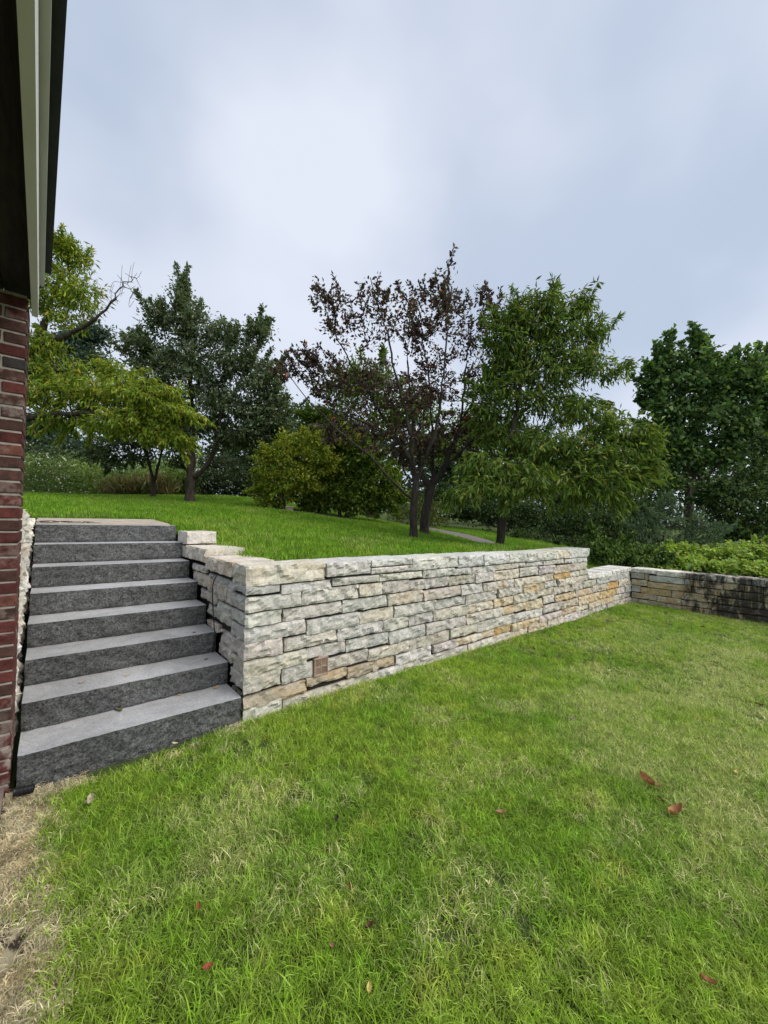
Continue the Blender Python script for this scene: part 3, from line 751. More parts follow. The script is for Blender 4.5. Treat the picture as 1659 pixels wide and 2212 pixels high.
def tints(n, cols, wts, rg, var=.3):
    cols = np.array(cols, float); k = rg.choice(len(cols), n, p=np.array(wts)/sum(wts))
    t = cols[k]*rg.uniform(1-var, 1+var, (n, 1))*rg.uniform(.9, 1.1, (n, 3))
    return np.repeat(t, 4, axis=0)


def tree(name, label, category, base, depth, limbs, blobs, cols, wts, leaf=(.08, .4), per=30, r_tip=.004, bark=None, droop=.3, spread=.10, seed=1, trunk_r=.08, flat=.75,
         bare=(), group=None, step=.16, stem='trunk', nleaf=None, shell=2.2, upcurve=.12, expo=2.4, along=.9, dens=1.0, shoots=None):
    rg = np.random.default_rng(seed); bark = bark or M_BARK
    root = P(base[0], base[1], depth)
    root[2] = min(root[2], float(hill(root[0], root[1])))-.05 if abs(root[2]-float(hill(root[0], root[1]))) < .8 else root[2]-.05
    th = thing(name, label, category, root, group)
    pos = [root]; par = [-1]; rad = [trunk_r*1.25]; leafy = [False]
    def nearest(p): return int(np.argmin(np.linalg.norm(np.array(pos)-p, axis=1)))
    for lm in limbs:
        pts = [P(q[0], q[1], depth+(q[2] if len(q) > 2 else 0)) for q in lm]; rs = [q[3] if len(q) > 3 else 0 for q in lm]
        cur = nearest(pts[0]) if len(pos) > 1 else 0
        for i, p in enumerate(pts):
            a = pos[cur]; L = np.linalg.norm(p-a); k = max(1, int(L/step)); ra = rad[cur]
            for s in range(1, k+1):
                q = a+(p-a)*s/k+rg.normal(size=3)*.012*min(1, L*2)*(s < k)
                pos.append(q); par.append(cur); leafy.append(False); rad.append(rs[i] if rs[i] else 0); cur = len(pos)-1
    att = []; isbare = []
    for bl, bb in [(b_, False) for b_ in blobs]+[(b_, True) for b_ in bare]:
        x, y, rx, ry = bl[:4]; n = int(bl[4]*dens); dd = bl[5] if len(bl) > 5 else 0; rz = bl[6] if len(bl) > 6 else None
        sc = depth/FPX; u = unit(rg.normal(size=(n, 3)))*(rg.random((n, 1))**(1/shell))
        c = P(x, y, depth+dd); rz = rz or .8*(rx+ry)/2*sc
        att.append(c+u[:, :1]*rx*sc*_R3+u[:, 1:2]*ry*sc*_U3+u[:, 2:]*rz*_F2); isbare += [bb]*n
    att = np.concatenate(att); isbare = np.array(isbare)
    left = np.arange(len(att)); Pn = np.array(pos); D = np.linalg.norm(att[:, None]-Pn[None], axis=2); best = D.argmin(1); bd = D.min(1)
    todo = np.ones(len(att), bool)
    tips = []; tipbare = []
    for _ in range(len(att)):
        i = np.where(todo)[0]; j = i[bd[i].argmin()]; todo[j] = False
        a = pos[best[j]]; b = att[j]; L = bd[j]; k = max(1, int(L/step)); cur = int(best[j]); new = []
        for s in range(1, k+1):
            t = s/k; q = a+(b-a)*t+np.array([0, 0, upcurve*L*math.sin(math.pi*t)*.6])+rg.normal(size=3)*.03*L*(s < k)
            pos.append(q); par.append(cur); rad.append(0); leafy.append(True); cur = len(pos)-1; new.append(q)
        tips.append(cur); tipbare.append(isbare[j])
        r_ = np.where(todo)[0]
        if len(r_):
            nd = np.linalg.norm(att[r_][:, None]-np.array(new)[None], axis=2); m_ = nd.min(1); up = m_ < bd[r_]
            bd[r_[up]] = m_[up]; best[r_[up]] = len(pos)-k+nd.argmin(1)[up]
    shoot_from = len(pos)
    if shoots:
        ns, sl, su = shoots; ta = np.array([pos[t_] for t_ in tips]); cen = att.mean(0); sd_ = ta-cen; sd_[:, 2] *= 1.1
        far = np.clip(np.linalg.norm(sd_/np.maximum(att.std(0), .1), axis=1), 0, 2.1)
        for j in rg.choice(len(tips), ns, p=far**2.5/np.sum(far**2.5)):
            dv = unit(sd_[j])*(1-su)+np.array([0, 0, su*1.3])+rg.normal(size=3)*.18; dv = dv/np.linalg.norm(dv); L = sl*rg.uniform(.4, 1.2); cur = tips[j]; p0 = pos[cur]
            for s in range(1, 5):
                q = p0+dv*L*s/4+np.array([0, 0, -droop*.12*L*(s/4)**2])+rg.normal(size=3)*.012; pos.append(q); par.append(cur); rad.append(0); leafy.append(True); cur = len(pos)-1
            tips.append(cur); tipbare.append(tipbare[j])
    pos = np.array(pos); par = np.array(par); lfm = np.array(leafy)
    for _ in range(3):                                 # ease the kinks out of the twigs
        cs_ = np.zeros_like(pos); ck = np.zeros(len(pos)); np.add.at(cs_, par[1:], pos[1:]); np.add.at(ck, par[1:], 1)
        m_ = lfm & (ck > 0); m_[0] = False; i_ = np.where(m_)[0]
        pos[i_] = pos[i_]*.4+.3*pos[par[i_]]+.3*cs_[i_]/ck[i_][:, None]
    n = len(pos); acc = np.zeros(n); kids = np.bincount(par[1:], minlength=n)
    acc[kids == 0] = r_tip**expo
    order = range(n-1, 0, -1)
    for i in order: acc[par[i]] += acc[i]
    r = acc**(1/expo); given = np.array(rad); big = r[1] if n > 1 else 1
    r = np.minimum(r*min(1., trunk_r/max(big, 1e-6)), trunk_r); r = np.maximum(r, r_tip*.8)
    r = np.where(given > 0, given, r); r[0] = trunk_r*1.35
    s = np.arange(1, n); ra = np.minimum(r[par[s]], r[s]*1.5)
    ra[par[s] == 0] = r[0]
    V, F = tubes(pos[par[s]], pos[s], ra, r[s], 6)
    bt = link(stem, mesh_np(stem, V-root, F, [bark], True), th, root)
    # leaves along the thin twigs
    lf = np.array(leafy) & (np.arange(n) > 0)
    barenodes = np.zeros(n, bool)
    for want in (True, False):
        for t_, bb in zip(tips, tipbare):
            q = t_
            while bb == want and q > 0 and lf[q]: barenodes[q] = want; q = par[q]
    cand = np.where(lf & ~barenodes)[0]
    N = nleaf or per*len(att)
    w = np.minimum(1, (r_tip*2.2/r[cand])**1.5)*np.linalg.norm(pos[cand]-pos[par[cand]], axis=1)+1e-6
    pk = rg.choice(cand, N, p=w/w.sum()); t = rg.random(N)[:, None]
    a, b = pos[par[pk]], pos[pk]; pp = a+(b-a)*t*1.05
    off = rg.normal(size=(N, 3))*(spread*np.where(pk >= shoot_from, .22, 1.))[:, None]*np.array([1, 1, .7])
    sd = unit(b-a)*along+unit(rg.normal(size=(N, 3)))*.9+np.array([0, 0, -droop])
    pp = pp+off
    size = leaf[0]*rg.uniform(.6, 1.25, N)
    LV, LF = leaf_arrays(pp, sd, size, leaf[1], rg, flat=flat)
    cr = link('crown', mesh_np('crown', LV-root, LF, [M_LEAF], False, None, tints(N, cols, wts, rg)), th, root)
    return th


GOLD = [(.26, .34, .032), (.17, .26, .028), (.38, .40, .055), (.42, .27, .035)]
tree('yellow_green_tree', 'tall yellow-green tree behind the brick pier, long limbs with bare dead twigs', 'tree', (8, 1085), 9.5,
     [[(14, 1000, 0, .15), (25, 915, 0, .14), (60, 800, 0, .11), (95, 700, .1, .085), (125, 610, .2, .05)], [(30, 914, 0, .10), (90, 896, -.2, .075), (200, 892, -.4, .055), (300, 905, -.6, .035)],
      [(100, 745, 0, .075), (150, 722, -.1, .062), (205, 690, -.2, .045), (250, 645, -.2, .025)], [(60, 800, 0, .07), (140, 800, .3, .05), (230, 800, .5, .03)]],
     [(140, 560, 45, 40, 34), (95, 630, 60, 60, 46), (175, 640, 50, 40, 26), (150, 690, 45, 25, 14), (90, 765, 50, 50, 40), (90, 850, 60, 40, 46), (180, 845, 75, 46, 80), (255, 850, 75, 42, 84, -.2), (220, 800, 60, 30, 30), (150, 900, 60, 24, 30), (225, 915, 60, 22, 30, -.3), (330, 850, 66, 30, 44, -.5), (372, 888, 44, 24, 26, -.6), (300, 930, 80, 16, 24, -.4), (280, 900, 70, 34, 46, -.5), (390, 945, 20, 18, 10, -.6), (350, 935, 40, 20, 22, -.6)],
     GOLD, (5, 6, 2.2, .4), (.135, .27), nleaf=30000, droop=.75, spread=0.12, seed=11, trunk_r=.17, bare=[(265, 630, 38, 42, 26), (285, 610, 20, 20, 10), (230, 760, 50, 25, 14)], dens=1.6, shoots=(150, .55, .15))
DARK = [(.105, .15, .068), (.15, .20, .10), (.062, .095, .044), (.23, .27, .18)]
tree('crabapple_tree', 'dark green crabapple tree with a stout forked trunk on the upper lawn', 'tree', (410, 1085), 11,
     [[(411, 1040, 0, .125), (414, 960, 0, .11), (415, 900, 0, .085), (408, 800, 0, .06), (392, 680, 0, .03)], [(424, 1028, 0, .07), (452, 1000, -.1, .06), (468, 955, -.2, .055), (474, 905, -.2, .045), (510, 840, -.1, .03), (545, 770, 0, .02)],
      [(413, 965, 0, .04), (392, 955, .1, .035), (375, 935, .2, .03)], [(415, 920, 0, .05), (370, 850, .3, .035), (325, 770, .4, .02)], [(414, 860, 0, .05), (450, 780, .3, .03), (475, 715, .3, .02)]],
     [(390, 645, 13, 44, 22), (350, 690, 40, 38, 40), (415, 710, 48, 45, 56), (480, 722, 40, 32, 36), (555, 722, 28, 34, 28), (312, 755, 48, 46, 48), (420, 795, 80, 60, 100), (515, 785, 60, 50, 74), (570, 830, 42, 50, 44), (345, 860, 62, 48, 62), (470, 870, 80, 45, 84), (560, 905, 55, 45, 52), (400, 930, 36, 22, 22), (600, 880, 28, 40, 24), (350, 790, 50, 50, 44), (355, 920, 50, 26, 36), (450, 925, 50, 24, 34), (530, 945, 60, 32, 50), (600, 935, 34, 34, 30), (480, 965, 30, 16, 10)],
     DARK, (4, 4, 3, 1.4), (.11, .48), nleaf=46000, droop=.25, spread=0.125, seed=12, trunk_r=.13, dens=1.5, shoots=(220, .50, .6))
tree('crabapple_tree', 'small dark tree with a narrow V-forked trunk left of the larger crabapple', 'tree', (329, 1077), 12,
     [[(330, 1050, 0, .075), (331, 1040, 0, .07), (322, 1000, 0, .045), (308, 962, 0, .035), (296, 925, 0, .02)], [(333, 1040, 0, .05), (343, 1002, 0, .042), (350, 968, 0, .03), (360, 930, 0, .02)]],
     [(225, 960, 40, 22, 26), (275, 950, 50, 30, 44), (330, 955, 50, 28, 44), (385, 965, 30, 24, 22), (300, 920, 60, 30, 40), (250, 1000, 24, 14, 8), (380, 1000, 18, 14, 8), (215, 985, 40, 20, 24), (290, 985, 50, 16, 20), (340, 935, 50, 26, 34)],
     DARK, (4, 4, 3, .8), (.10, .5), nleaf=11000, droop=.4, spread=0.13, seed=13, trunk_r=.075, dens=1.5, shoots=(60, .4, .2))
tree('distant_tree', 'distant dark blue-green tree seen through the yellow-green limbs', 'tree', (112, 1080), 21,
     [[(112, 1000, 0, .22), (118, 900, 0, .16), (140, 800, 0, .10), (160, 740, 0, .06)]],
     [(150, 745, 45, 28, 40), (195, 725, 40, 24, 30), (110, 800, 60, 40, 40), (90, 930, 45, 40, 50), (145, 965, 50, 34, 50), (90, 985, 45, 25, 34), (185, 985, 40, 18, 22), (200, 780, 40, 24, 24)],
     [(.07, .11, .08), (.10, .15, .11), (.04, .07, .05)], (3, 2, 2), (.21, .6), nleaf=15000, droop=.1, spread=0.32, seed=14, trunk_r=.22)
tree('distant_tree', 'dense dark green tree far behind the yellowing shrub', 'tree', (610, 1085), 19,
     [[(612, 1000, 0, .2), (620, 930, 0, .12)]],
     [(560, 960, 50, 50, 60), (620, 925, 60, 45, 70), (690, 930, 60, 50, 60), (600, 1010, 80, 40, 70), (520, 1010, 40, 30, 40), (690, 1010, 60, 40, 50)],
     [(.045, .08, .03), (.07, .115, .042), (.028, .046, .02)], (3, 2, 2), (.2, .5), nleaf=13000, droop=.2, spread=.26, seed=28, trunk_r=.2, shoots=(80, .8, .4))
tree('distant_tree', 'dense dark green tree far behind the gap right of the purple pair', 'tree', (1060, 1120), 19,
     [[(1060, 1040, 0, .2), (1065, 960, 0, .12)]],
     [(1000, 980, 50, 40, 50), (1060, 950, 60, 50, 60), (1130, 960, 60, 50, 60), (1010, 1040, 60, 36, 50), (1090, 1040, 70, 40, 60), (960, 1030, 40, 30, 40), (1190, 1020, 50, 40, 40)],
     [(.05, .085, .032), (.075, .12, .042), (.03, .05, .02)], (3, 2, 2), (.2, .5), nleaf=12000, droop=.2, spread=.26, seed=29, trunk_r=.2, shoots=(80, .8, .4))
tree('green_tree', 'mid green tree standing behind the purple-leaved pair', 'tree', (800, 1095), 14.5,
     [[(800, 1020, 0, .16), (805, 940, 0, .11), (815, 850, 0, .06)]],
     [(745, 845, 55, 42, 46), (800, 825, 60, 48, 56), (850, 890, 60, 50, 56), (700, 905, 50, 30, 36), (760, 930, 70, 40, 56), (900, 900, 50, 60, 46), (680, 955, 40, 20, 20), (940, 960, 60, 40, 40), (1010, 930, 50, 40, 30)],
     [(.14, .21, .028), (.09, .15, .02), (.21, .27, .045)], (3, 3, 1), (.17, .36), nleaf=20000, droop=.4, spread=0.2, seed=15, trunk_r=.15, dens=1.4, shoots=(80, .7, .4))
YEL = [(.32, .36, .035), (.21, .30, .034), (.40, .37, .05), (.14, .22, .026)]
tree('yellowing_shrub', 'rounded shrub with yellowing leaves at the near edge of the mulch bed', 'shrub', (618, 1104), 10,
     [[(612, 1060, 0, .03), (600, 1010, 0, .02)], [(625, 1060, 0, .03), (640, 1000, 0, .02)]],
     [(600, 1000, 48, 40, 80), (645, 962, 50, 32, 60), (690, 985, 44, 40, 60), (735, 945, 50, 22, 50, .2), (660, 1030, 36, 36, 50), (575, 1048, 34, 38, 60), (622, 1045, 42, 38, 70), (672, 945, 30, 18, 24), (655, 1000, 30, 30, 36), (590, 1085, 26, 14, 16)],
     YEL, (5, 4, 2, 2.5), (.095, .48), nleaf=15000, droop=.3, spread=0.09, seed=16, trunk_r=.04, stem='stems', shoots=(90, .25, .35))
BUSH = [(.14, .22, .03), (.20, .29, .042), (.08, .14, .024), (.32, .36, .05)]
tree('dark_shrub', 'large dark green shrub sweeping to the ground over a mulch bed', 'shrub', (735, 1112), 10.7,
     [[(725, 1060, 0, .05), (710, 1000, 0, .03)], [(745, 1060, 0, .05), (775, 990, 0, .03)]],
     [(715, 1040, 58, 45, 130), (770, 1055, 60, 38, 110), (700, 980, 48, 34, 70), (780, 990, 62, 44, 110), (825, 1035, 40, 36, 60), (675, 1060, 35, 34, 60), (740, 950, 50, 26, 44), (700, 1085, 40, 14, 36), (770, 1088, 50, 14, 50), (840, 1068, 40, 20, 50), (810, 1090, 44, 12, 36), (690, 1030, 40, 40, 60)],
     BUSH, (4, 4, 3, 1.2), (.105, .46), nleaf=42000, droop=.35, spread=0.1, seed=17, trunk_r=.05, stem='stems', shoots=(120, .3, .2))
PURP = [(.062, .034, .030), (.095, .06, .052), (.17, .135, .125), (.038, .020, .019), (.52, .15, .05), (.09, .12, .03)]
PW = (4, 3.5, 2.2, 2, .18, 1.2)
tree('purple_crabapple', 'sparse purple-leaved crabapple with slim straight trunk, nearest the retaining wall', 'tree', (893, 1167), 7.6,
     [[(893, 1120, 0, .075), (895, 1080, 0, .072), (899, 1045, 0, .066), (892, 1010, 0, .05), (860, 950, .1, .04), (815, 880, .2, .03), (765, 800, .3, .022), (715, 700, .3, .014), (680, 610, .3, .007)],
      [(893, 1078, 0, .03), (850, 1042, -.2, .026), (800, 985, -.4, .022), (730, 930, -.5, .018), (670, 870, -.6, .012), (615, 800, -.7, .008)],
      [(898, 1030, 0, .05), (884, 930, -.3, .035), (858, 820, -.4, .026), (838, 720, -.5, .018), (800, 600, -.6, .008)], [(899, 1040, 0, .05), (935, 950, -.3, .036), (955, 850, -.5, .026), (966, 720, -.5, .016), (968, 560, -.5, .007)],
      [(860, 950, .1, .03), (790, 915, .3, .02), (710, 880, .5, .014), (650, 800, .6, .008)]],
     [(695, 635, 26, 34, 8), (725, 675, 48, 55, 20), (800, 655, 44, 46, 20), (770, 710, 65, 55, 34), (845, 690, 55, 55, 32), (665, 795, 38, 34, 26), (615, 800, 28, 30, 16), (720, 820, 65, 48, 60), (800, 830, 65, 55, 80), (870, 860, 65, 60, 84), (760, 920, 65, 45, 60), (850, 960, 65, 45, 60), (968, 585, 12, 26, 6), (960, 670, 40, 40, 26)],
     PURP, PW, (.086, .52), nleaf=7600, r_tip=.0024, bark=M_BARK_P, droop=.15, spread=0.075, seed=18, trunk_r=.078, group='purple crabapples above the retaining wall', expo=2.3, dens=1.15, shoots=(170, .36, .4))
tree('purple_crabapple', 'sparse purple-leaved crabapple with a thicker trunk forking low in a U', 'tree', (917, 1157), 8.6,
     [[(919, 1110, 0, .105), (928, 1065, 0, .10), (931, 1052, 0, .09), (913, 1030, 0, .06), (905, 1000, .1, .05), (890, 900, .3, .035), (880, 780, .4, .02), (890, 640, .5, .008)],
      [(933, 1050, 0, .075), (955, 1018, 0, .068), (968, 985, 0, .06), (995, 920, .1, .04), (1030, 850, .2, .03), (1070, 760, .3, .018), (1095, 640, .3, .007)], [(958, 1012, 0, .05), (1020, 950, -.2, .03), (1085, 885, -.3, .018), (1130, 830, -.3, .01)],
      [(935, 1045, 0, .05), (935, 930, .4, .035), (925, 800, .5, .02), (905, 690, .5, .012)], [(995, 920, .1, .035), (1005, 800, .4, .025), (1020, 680, .5, .012)]],
     [(960, 662, 50, 46, 22), (900, 668, 50, 46, 22), (1030, 665, 52, 42, 22), (1085, 670, 28, 28, 8), (930, 730, 66, 55, 42), (1010, 740, 66, 55, 44), (960, 830, 75, 60, 96), (1050, 830, 60, 55, 70), (1105, 790, 36, 44, 30), (1000, 920, 65, 45, 66), (925, 960, 55, 36, 46), (1010, 985, 30, 16, 12)],
     PURP, PW, (.090, .52), nleaf=8400, r_tip=.0026, bark=M_BARK_P, droop=.15, spread=0.08, seed=19, trunk_r=.105, group='purple crabapples above the retaining wall', expo=2.3, dens=1.15, shoots=(180, .36, .4))
LANCE = [(.15, .235, .034), (.105, .18, .026), (.24, .31, .055), (.36, .34, .09), (.07, .12, .022)]
tree('peach_leaf_tree', 'broad green tree with long drooping narrow leaves, its trunk just behind the wall', 'tree', (1081, 1192), 7.5,
     [[(1083, 1140, 0, .088), (1087, 1090, 0, .08), (1095, 1020, 0, .07), (1110, 910, 0, .055), (1132, 790, 0, .04), (1155, 680, 0, .02)], [(1097, 1010, 0, .045), (1160, 985, -.2, .036), (1230, 955, -.4, .026), (1310, 965, -.5, .016)],
      [(1092, 1055, 0, .04), (1150, 1040, -.4, .032), (1240, 1035, -.6, .022), (1330, 1040, -.7, .012)], [(1112, 905, 0, .04), (1180, 850, .2, .03), (1260, 800, .2, .02), (1335, 800, .2, .01)], [(1096, 1020, 0, .04), (1055, 960, .3, .03), (1030, 890, .4, .02)], [(1120, 850, 0, .03), (1090, 760, .2, .02)], [(1092, 1060, 0, .03), (1050, 1050, -.5, .02), (1030, 1080, -.8, .012)]],
     [(1180, 658, 46, 36, 30), (1140, 700, 55, 45, 40), (1220, 715, 60, 45, 50), (1285, 720, 40, 30, 24), (1295, 800, 50, 22, 22), (1340, 806, 24, 9, 7), (1200, 800, 80, 50, 76), (1105, 800, 55, 60, 54), (1245, 885, 80, 40, 64), (1330, 930, 70, 42, 70, -.3), (1390, 950, 36, 45, 40, -.4), (1300, 1000, 80, 45, 76, -.5), (1380, 1020, 42, 40, 40, -.5), (1200, 960, 70, 40, 60, -.3), (1080, 920, 60, 50, 46, .3), (1060, 1015, 70, 36, 56, -.5), (1150, 1035, 70, 36, 60, -.6), (1235, 1045, 70, 36, 56, -.6), (1030, 1050, 40, 20, 22, -.8), (1115, 1055, 44, 16, 20, -.7), (1310, 1055, 50, 24, 26, -.7), (1180, 690, 60, 45, 40), (1140, 760, 70, 45, 50), (1230, 770, 60, 40, 40), (1090, 725, 50, 45, 44), (1065, 850, 50, 55, 44), (1125, 655, 40, 26, 18), (1245, 665, 36, 26, 22), (1150, 870, 60, 40, 40), (1125, 960, 50, 36, 30), (1190, 1000, 60, 30, 30, -.3)],
     LANCE, (5, 4, 2.4, .5, 2.5), (.135, .25), nleaf=32000, droop=.85, spread=0.095, seed=20, trunk_r=.088, dens=1.6, shoots=(170, .40, .25))
MAP = [(.095, .18, .055), (.15, .25, .075), (.055, .10, .035), (.25, .36, .09)]
tree('maple_tree', 'large dark green maple with several upright stems at the right edge', 'tree', (1490, 1140), 16,
     [[(1488, 1090, 0, .17), (1484, 1030, 0, .13), (1478, 930, 0, .09), (1460, 820, .3, .05), (1440, 740, .3, .02)], [(1490, 1090, 0, .15), (1500, 1000, 0, .11), (1515, 880, 0, .07), (1520, 740, 0, .03)], [(1494, 1080, 0, .12), (1530, 980, .2, .09), (1575, 870, .3, .05), (1600, 760, .3, .03)], [(1496, 1070, 0, .10), (1560, 990, -.3, .07), (1630, 900, -.4, .04)]],
     [(1440, 790, 16, 36, 20), (1510, 785, 46, 36, 40), (1500, 830, 75, 50, 90), (1580, 812, 50, 38, 46), (1600, 840, 70, 50, 80), (1660, 820, 40, 50, 44), (1415, 835, 34, 28, 22), (1440, 895, 50, 40, 50), (1530, 900, 80, 50, 96), (1625, 915, 65, 42, 70), (1465, 975, 60, 36, 54), (1560, 985, 70, 34, 50), (1415, 960, 34, 30, 24), (1680, 880, 40, 60, 40), (1460, 1040, 60, 24, 26), (1425, 1000, 40, 30, 30)],
     MAP, (4, 4, 3, .8), (.20, .75), nleaf=28000, droop=.25, spread=0.2, seed=21, trunk_r=.2, upcurve=.25, dens=1.4, shoots=(260, .95, .6))
tree('juniper_shrub', 'feathery blue-green shrub beyond the low wall', 'shrub', (1430, 1222), 11,
     [[(1430, 1190, 0, .03), (1440, 1120, 0, .02)]],
     [(1445, 1092, 32, 18, 46), (1400, 1150, 40, 28, 70), (1475, 1128, 50, 28, 80), (1430, 1175, 50, 30, 80), (1530, 1150, 45, 28, 60), (1372, 1185, 30, 22, 40), (1420, 1120, 36, 22, 50), (1500, 1180, 50, 24, 50), (1370, 1140, 16, 14, 14)],
     [(.13, .20, .115), (.18, .27, .15), (.07, .115, .065)], (4, 3, 3), (.065, .28), nleaf=20000, droop=-.35, spread=.055, seed=22, trunk_r=.05, stem='stems', along=1.4, shoots=(160, .28, .5))
tree('shrub', 'tangled green shrubs at the right edge below the maple', 'shrub', (1600, 1215), 13,
     [[(1610, 1150, 0, .04), (1620, 1080, 0, .03)]],
     [(1620, 1050, 50, 40, 70), (1570, 1090, 50, 40, 70), (1650, 1120, 50, 44, 60), (1600, 1150, 60, 30, 60), (1655, 975, 30, 34, 30), (1690, 1050, 40, 60, 50), (1540, 1060, 34, 26, 26)],
     [(.07, .12, .04), (.11, .18, .055), (.036, .065, .024), (.18, .25, .07)], (3, 3, 2, 1), (.13, .5), nleaf=17000, droop=.3, spread=0.15, seed=23, trunk_r=.05, stem='stems', shoots=(80, .5, .4))
tree('hedge', 'dense dark hedge along the far side of the grey path', 'hedge', (1140, 1160), 13.2,
     [[(1000, 1110, 2.2, .03)], [(1100, 1130, .6, .03)], [(1200, 1140, -.2, .03)], [(1300, 1150, -.4, .03)]],
     [(1130, 1165, 40, 16, 50, -.6), (1200, 1180, 46, 18, 70, -.9), (1265, 1190, 44, 26, 90, -1.2), (1330, 1205, 40, 26, 90, -1.8), (1300, 1222, 50, 14, 60, -2.4), (1385, 1222, 40, 14, 50, -2.4), (905, 1080, 30, 24, 40, 3.6), (955, 1075, 42, 30, 80, 3.0), (1010, 1098, 50, 32, 110, 2.2), (1060, 1105, 40, 36, 100, 1.4), (1130, 1115, 50, 42, 150, .7), (1200, 1128, 50, 42, 150, .2), (1260, 1135, 50, 46, 150, -.2), (1315, 1150, 44, 50, 130, -.4), (1240, 1075, 70, 40, 110, .9), (1330, 1085, 60, 50, 120, .6), (1300, 1205, 30, 20, 40, -.8), (1170, 1160, 46, 18, 50, -.2), (1390, 1110, 40, 40, 60, .6)],
     [(.05, .09, .028), (.08, .135, .04), (.028, .05, .018), (.15, .22, .06)], (4, 4, 3, .7), (.10, .5), nleaf=52000, droop=.25, spread=0.15, seed=24, trunk_r=.03, stem='stems', shoots=(160, .4, .4))
tree('bramble', 'bright yellow-green bramble patch growing behind the black-stained low wall', 'shrub', (1560, 1262), 10.6,
     [[(1470, 1240, 0, .012)], [(1540, 1240, 0, .012)], [(1620, 1245, 0, .012)]],
     [(1440, 1200, 32, 18, 40), (1490, 1195, 46, 20, 60), (1560, 1195, 56, 20, 70), (1630, 1195, 50, 24, 70), (1690, 1190, 40, 30, 50), (1470, 1222, 60, 14, 60, -.7), (1550, 1226, 60, 14, 60, -1.0), (1640, 1232, 60, 14, 60, -1.2), (1440, 1186, 12, 10, 8)],
     [(.34, .46, .085), (.46, .56, .13), (.22, .35, .07), (.20, .35, .17)], (4, 3, 2, .8), (.105, .62), nleaf=14000, droop=.15, spread=0.085, seed=25, trunk_r=.012, stem='stems', r_tip=.003, shoots=(70, .16, .7), flat=1.7)
tree('shrub', 'low leafy green shrub growing right behind the corner of the low wall', 'shrub', (1345, 1215), 9.3,
     [[(1320, 1200, 0, .02)], [(1380, 1205, 0, .02)]],
     [(1300, 1190, 28, 22, 40, .3), (1340, 1186, 36, 26, 60), (1390, 1198, 36, 20, 50), (1425, 1206, 24, 16, 24, -.3), (1310, 1208, 40, 12, 30, -.4), (1365, 1212, 40, 10, 30, -.4), (1280, 1160, 20, 20, 20, .6)],
     [(.09, .16, .04), (.13, .22, .05), (.05, .09, .025), (.22, .32, .08)], (3, 3, 2, 1), (.085, .5), nleaf=9000, droop=.25, spread=.07, seed=27, trunk_r=.02, stem='stems', shoots=(60, .25, .5))
tree('shrub', 'low dark shrub with pale flower heads behind the crabapple trunk', 'shrub', (470, 1078), 15,
     [[(440, 1050, 0, .02)], [(500, 1050, 0, .02)]],
     [(390, 1045, 40, 26, 60, .5), (440, 1040, 50, 30, 90), (500, 1040, 45, 32, 80), (540, 1040, 30, 34, 60), (480, 1000, 60, 25, 50, 1), (440, 1066, 60, 12, 40), (520, 1064, 40, 12, 30)],
     [(.04, .07, .028), (.065, .10, .04), (.025, .04, .018), (.30, .32, .25)], (4, 3, 2, .35), (.11, .5), nleaf=9000, droop=.2, spread=.12, seed=26, trunk_r=.03, stem='stems')

# ------------------------------------------------------------------ wild growth at the top of the lawn, wood far behind
rg_ = np.random.default_rng(31)
def growth(name, label, category, pts, height, nper, leaf, cols, wts, seed, up=.6, hv=.35, tuftr=.18):
    rg = np.random.default_rng(seed); n = len(pts); h = height*rg.uniform(1-hv, 1+hv, n)
    k = np.repeat(np.arange(n), nper); N = len(k); t = rg.random(N)**.7
    lean = rg.normal(size=(n, 2))*.22
    pos = np.stack([pts[k, 0]+lean[k, 0]*t*h[k]+rg.normal(size=N)*tuftr, pts[k, 1]+lean[k, 1]*t*h[k]+rg.normal(size=N)*tuftr, pts[k, 2]+t*h[k]], 1)
    d = unit(rg.normal(size=(N, 3)))+np.array([0, 0, up])
    V, F = leaf_arrays(pos, d, leaf[0]*rg.uniform(.6, 1.3, N), leaf[1], rg)
    me = mesh_np(name, V, F, [M_LEAF], False, None, tints(N, cols, wts, rg, .35))
    link(name, me, None, (0, 0, 0), label=label, category=category, kind='stuff')


def band(n, x0, x1, d0, d1, rg):
    px = rg.uniform(x0, x1, n); dp = rg.uniform(d0, d1, n); q = np.array([P(a, CY, b) for a, b in zip(px, dp)])
    q[:, 2] = hill(q[:, 0], q[:, 1]); return q
growth('undergrowth', 'tangle of pale green weeds along the top edge of the upper lawn', 'weeds', band(560, 30, 420, 14.4, 17.5, rg_), 1.25, 30, (.16, .34),
       [(.20, .29, .065), (.29, .38, .11), (.12, .19, .05), (.45, .47, .28), (.13, .23, .085)], (4, 3, 3, .7, 2), 32)
growth('tall_dry_grass', 'patch of tall brown dry grass behind the small V-forked tree', 'grass', band(150, 225, 370, 13.9, 14.6, rg_), .50, 24, (.34, .07),
       [(.20, .15, .07), (.14, .11, .05), (.12, .17, .05), (.30, .25, .13)], (3, 2, 3, 1), 33, 1.3, .3, .14)
growth('aster_flowers', 'scattered white wild flower heads in the weeds next to the brick pier', 'flowers', band(70, 58, 150, 12.9, 14.5, rg_), 1.75, 3, (.055, .9), [(.75, .75, .68)], (1,), 34, .2, .15, .12)
growth('flower_stems', 'tall green flower stems by the brick pier at the lawn edge', 'weeds', band(110, 40, 150, 13.0, 14.8, rg_), 1.55, 26, (.13, .2), [(.07, .11, .035), (.11, .16, .05)], (1, 1), 35, .4, .3, .14)
growth('path_verge', 'loose pale weeds beside the far bend of the path', 'weeds', band(140, 850, 960, 14.0, 17.0, rg_), .9, 26, (.15, .3), [(.13, .17, .04), (.08, .12, .03), (.20, .22, .09)], (2, 2, 1), 36, .6)


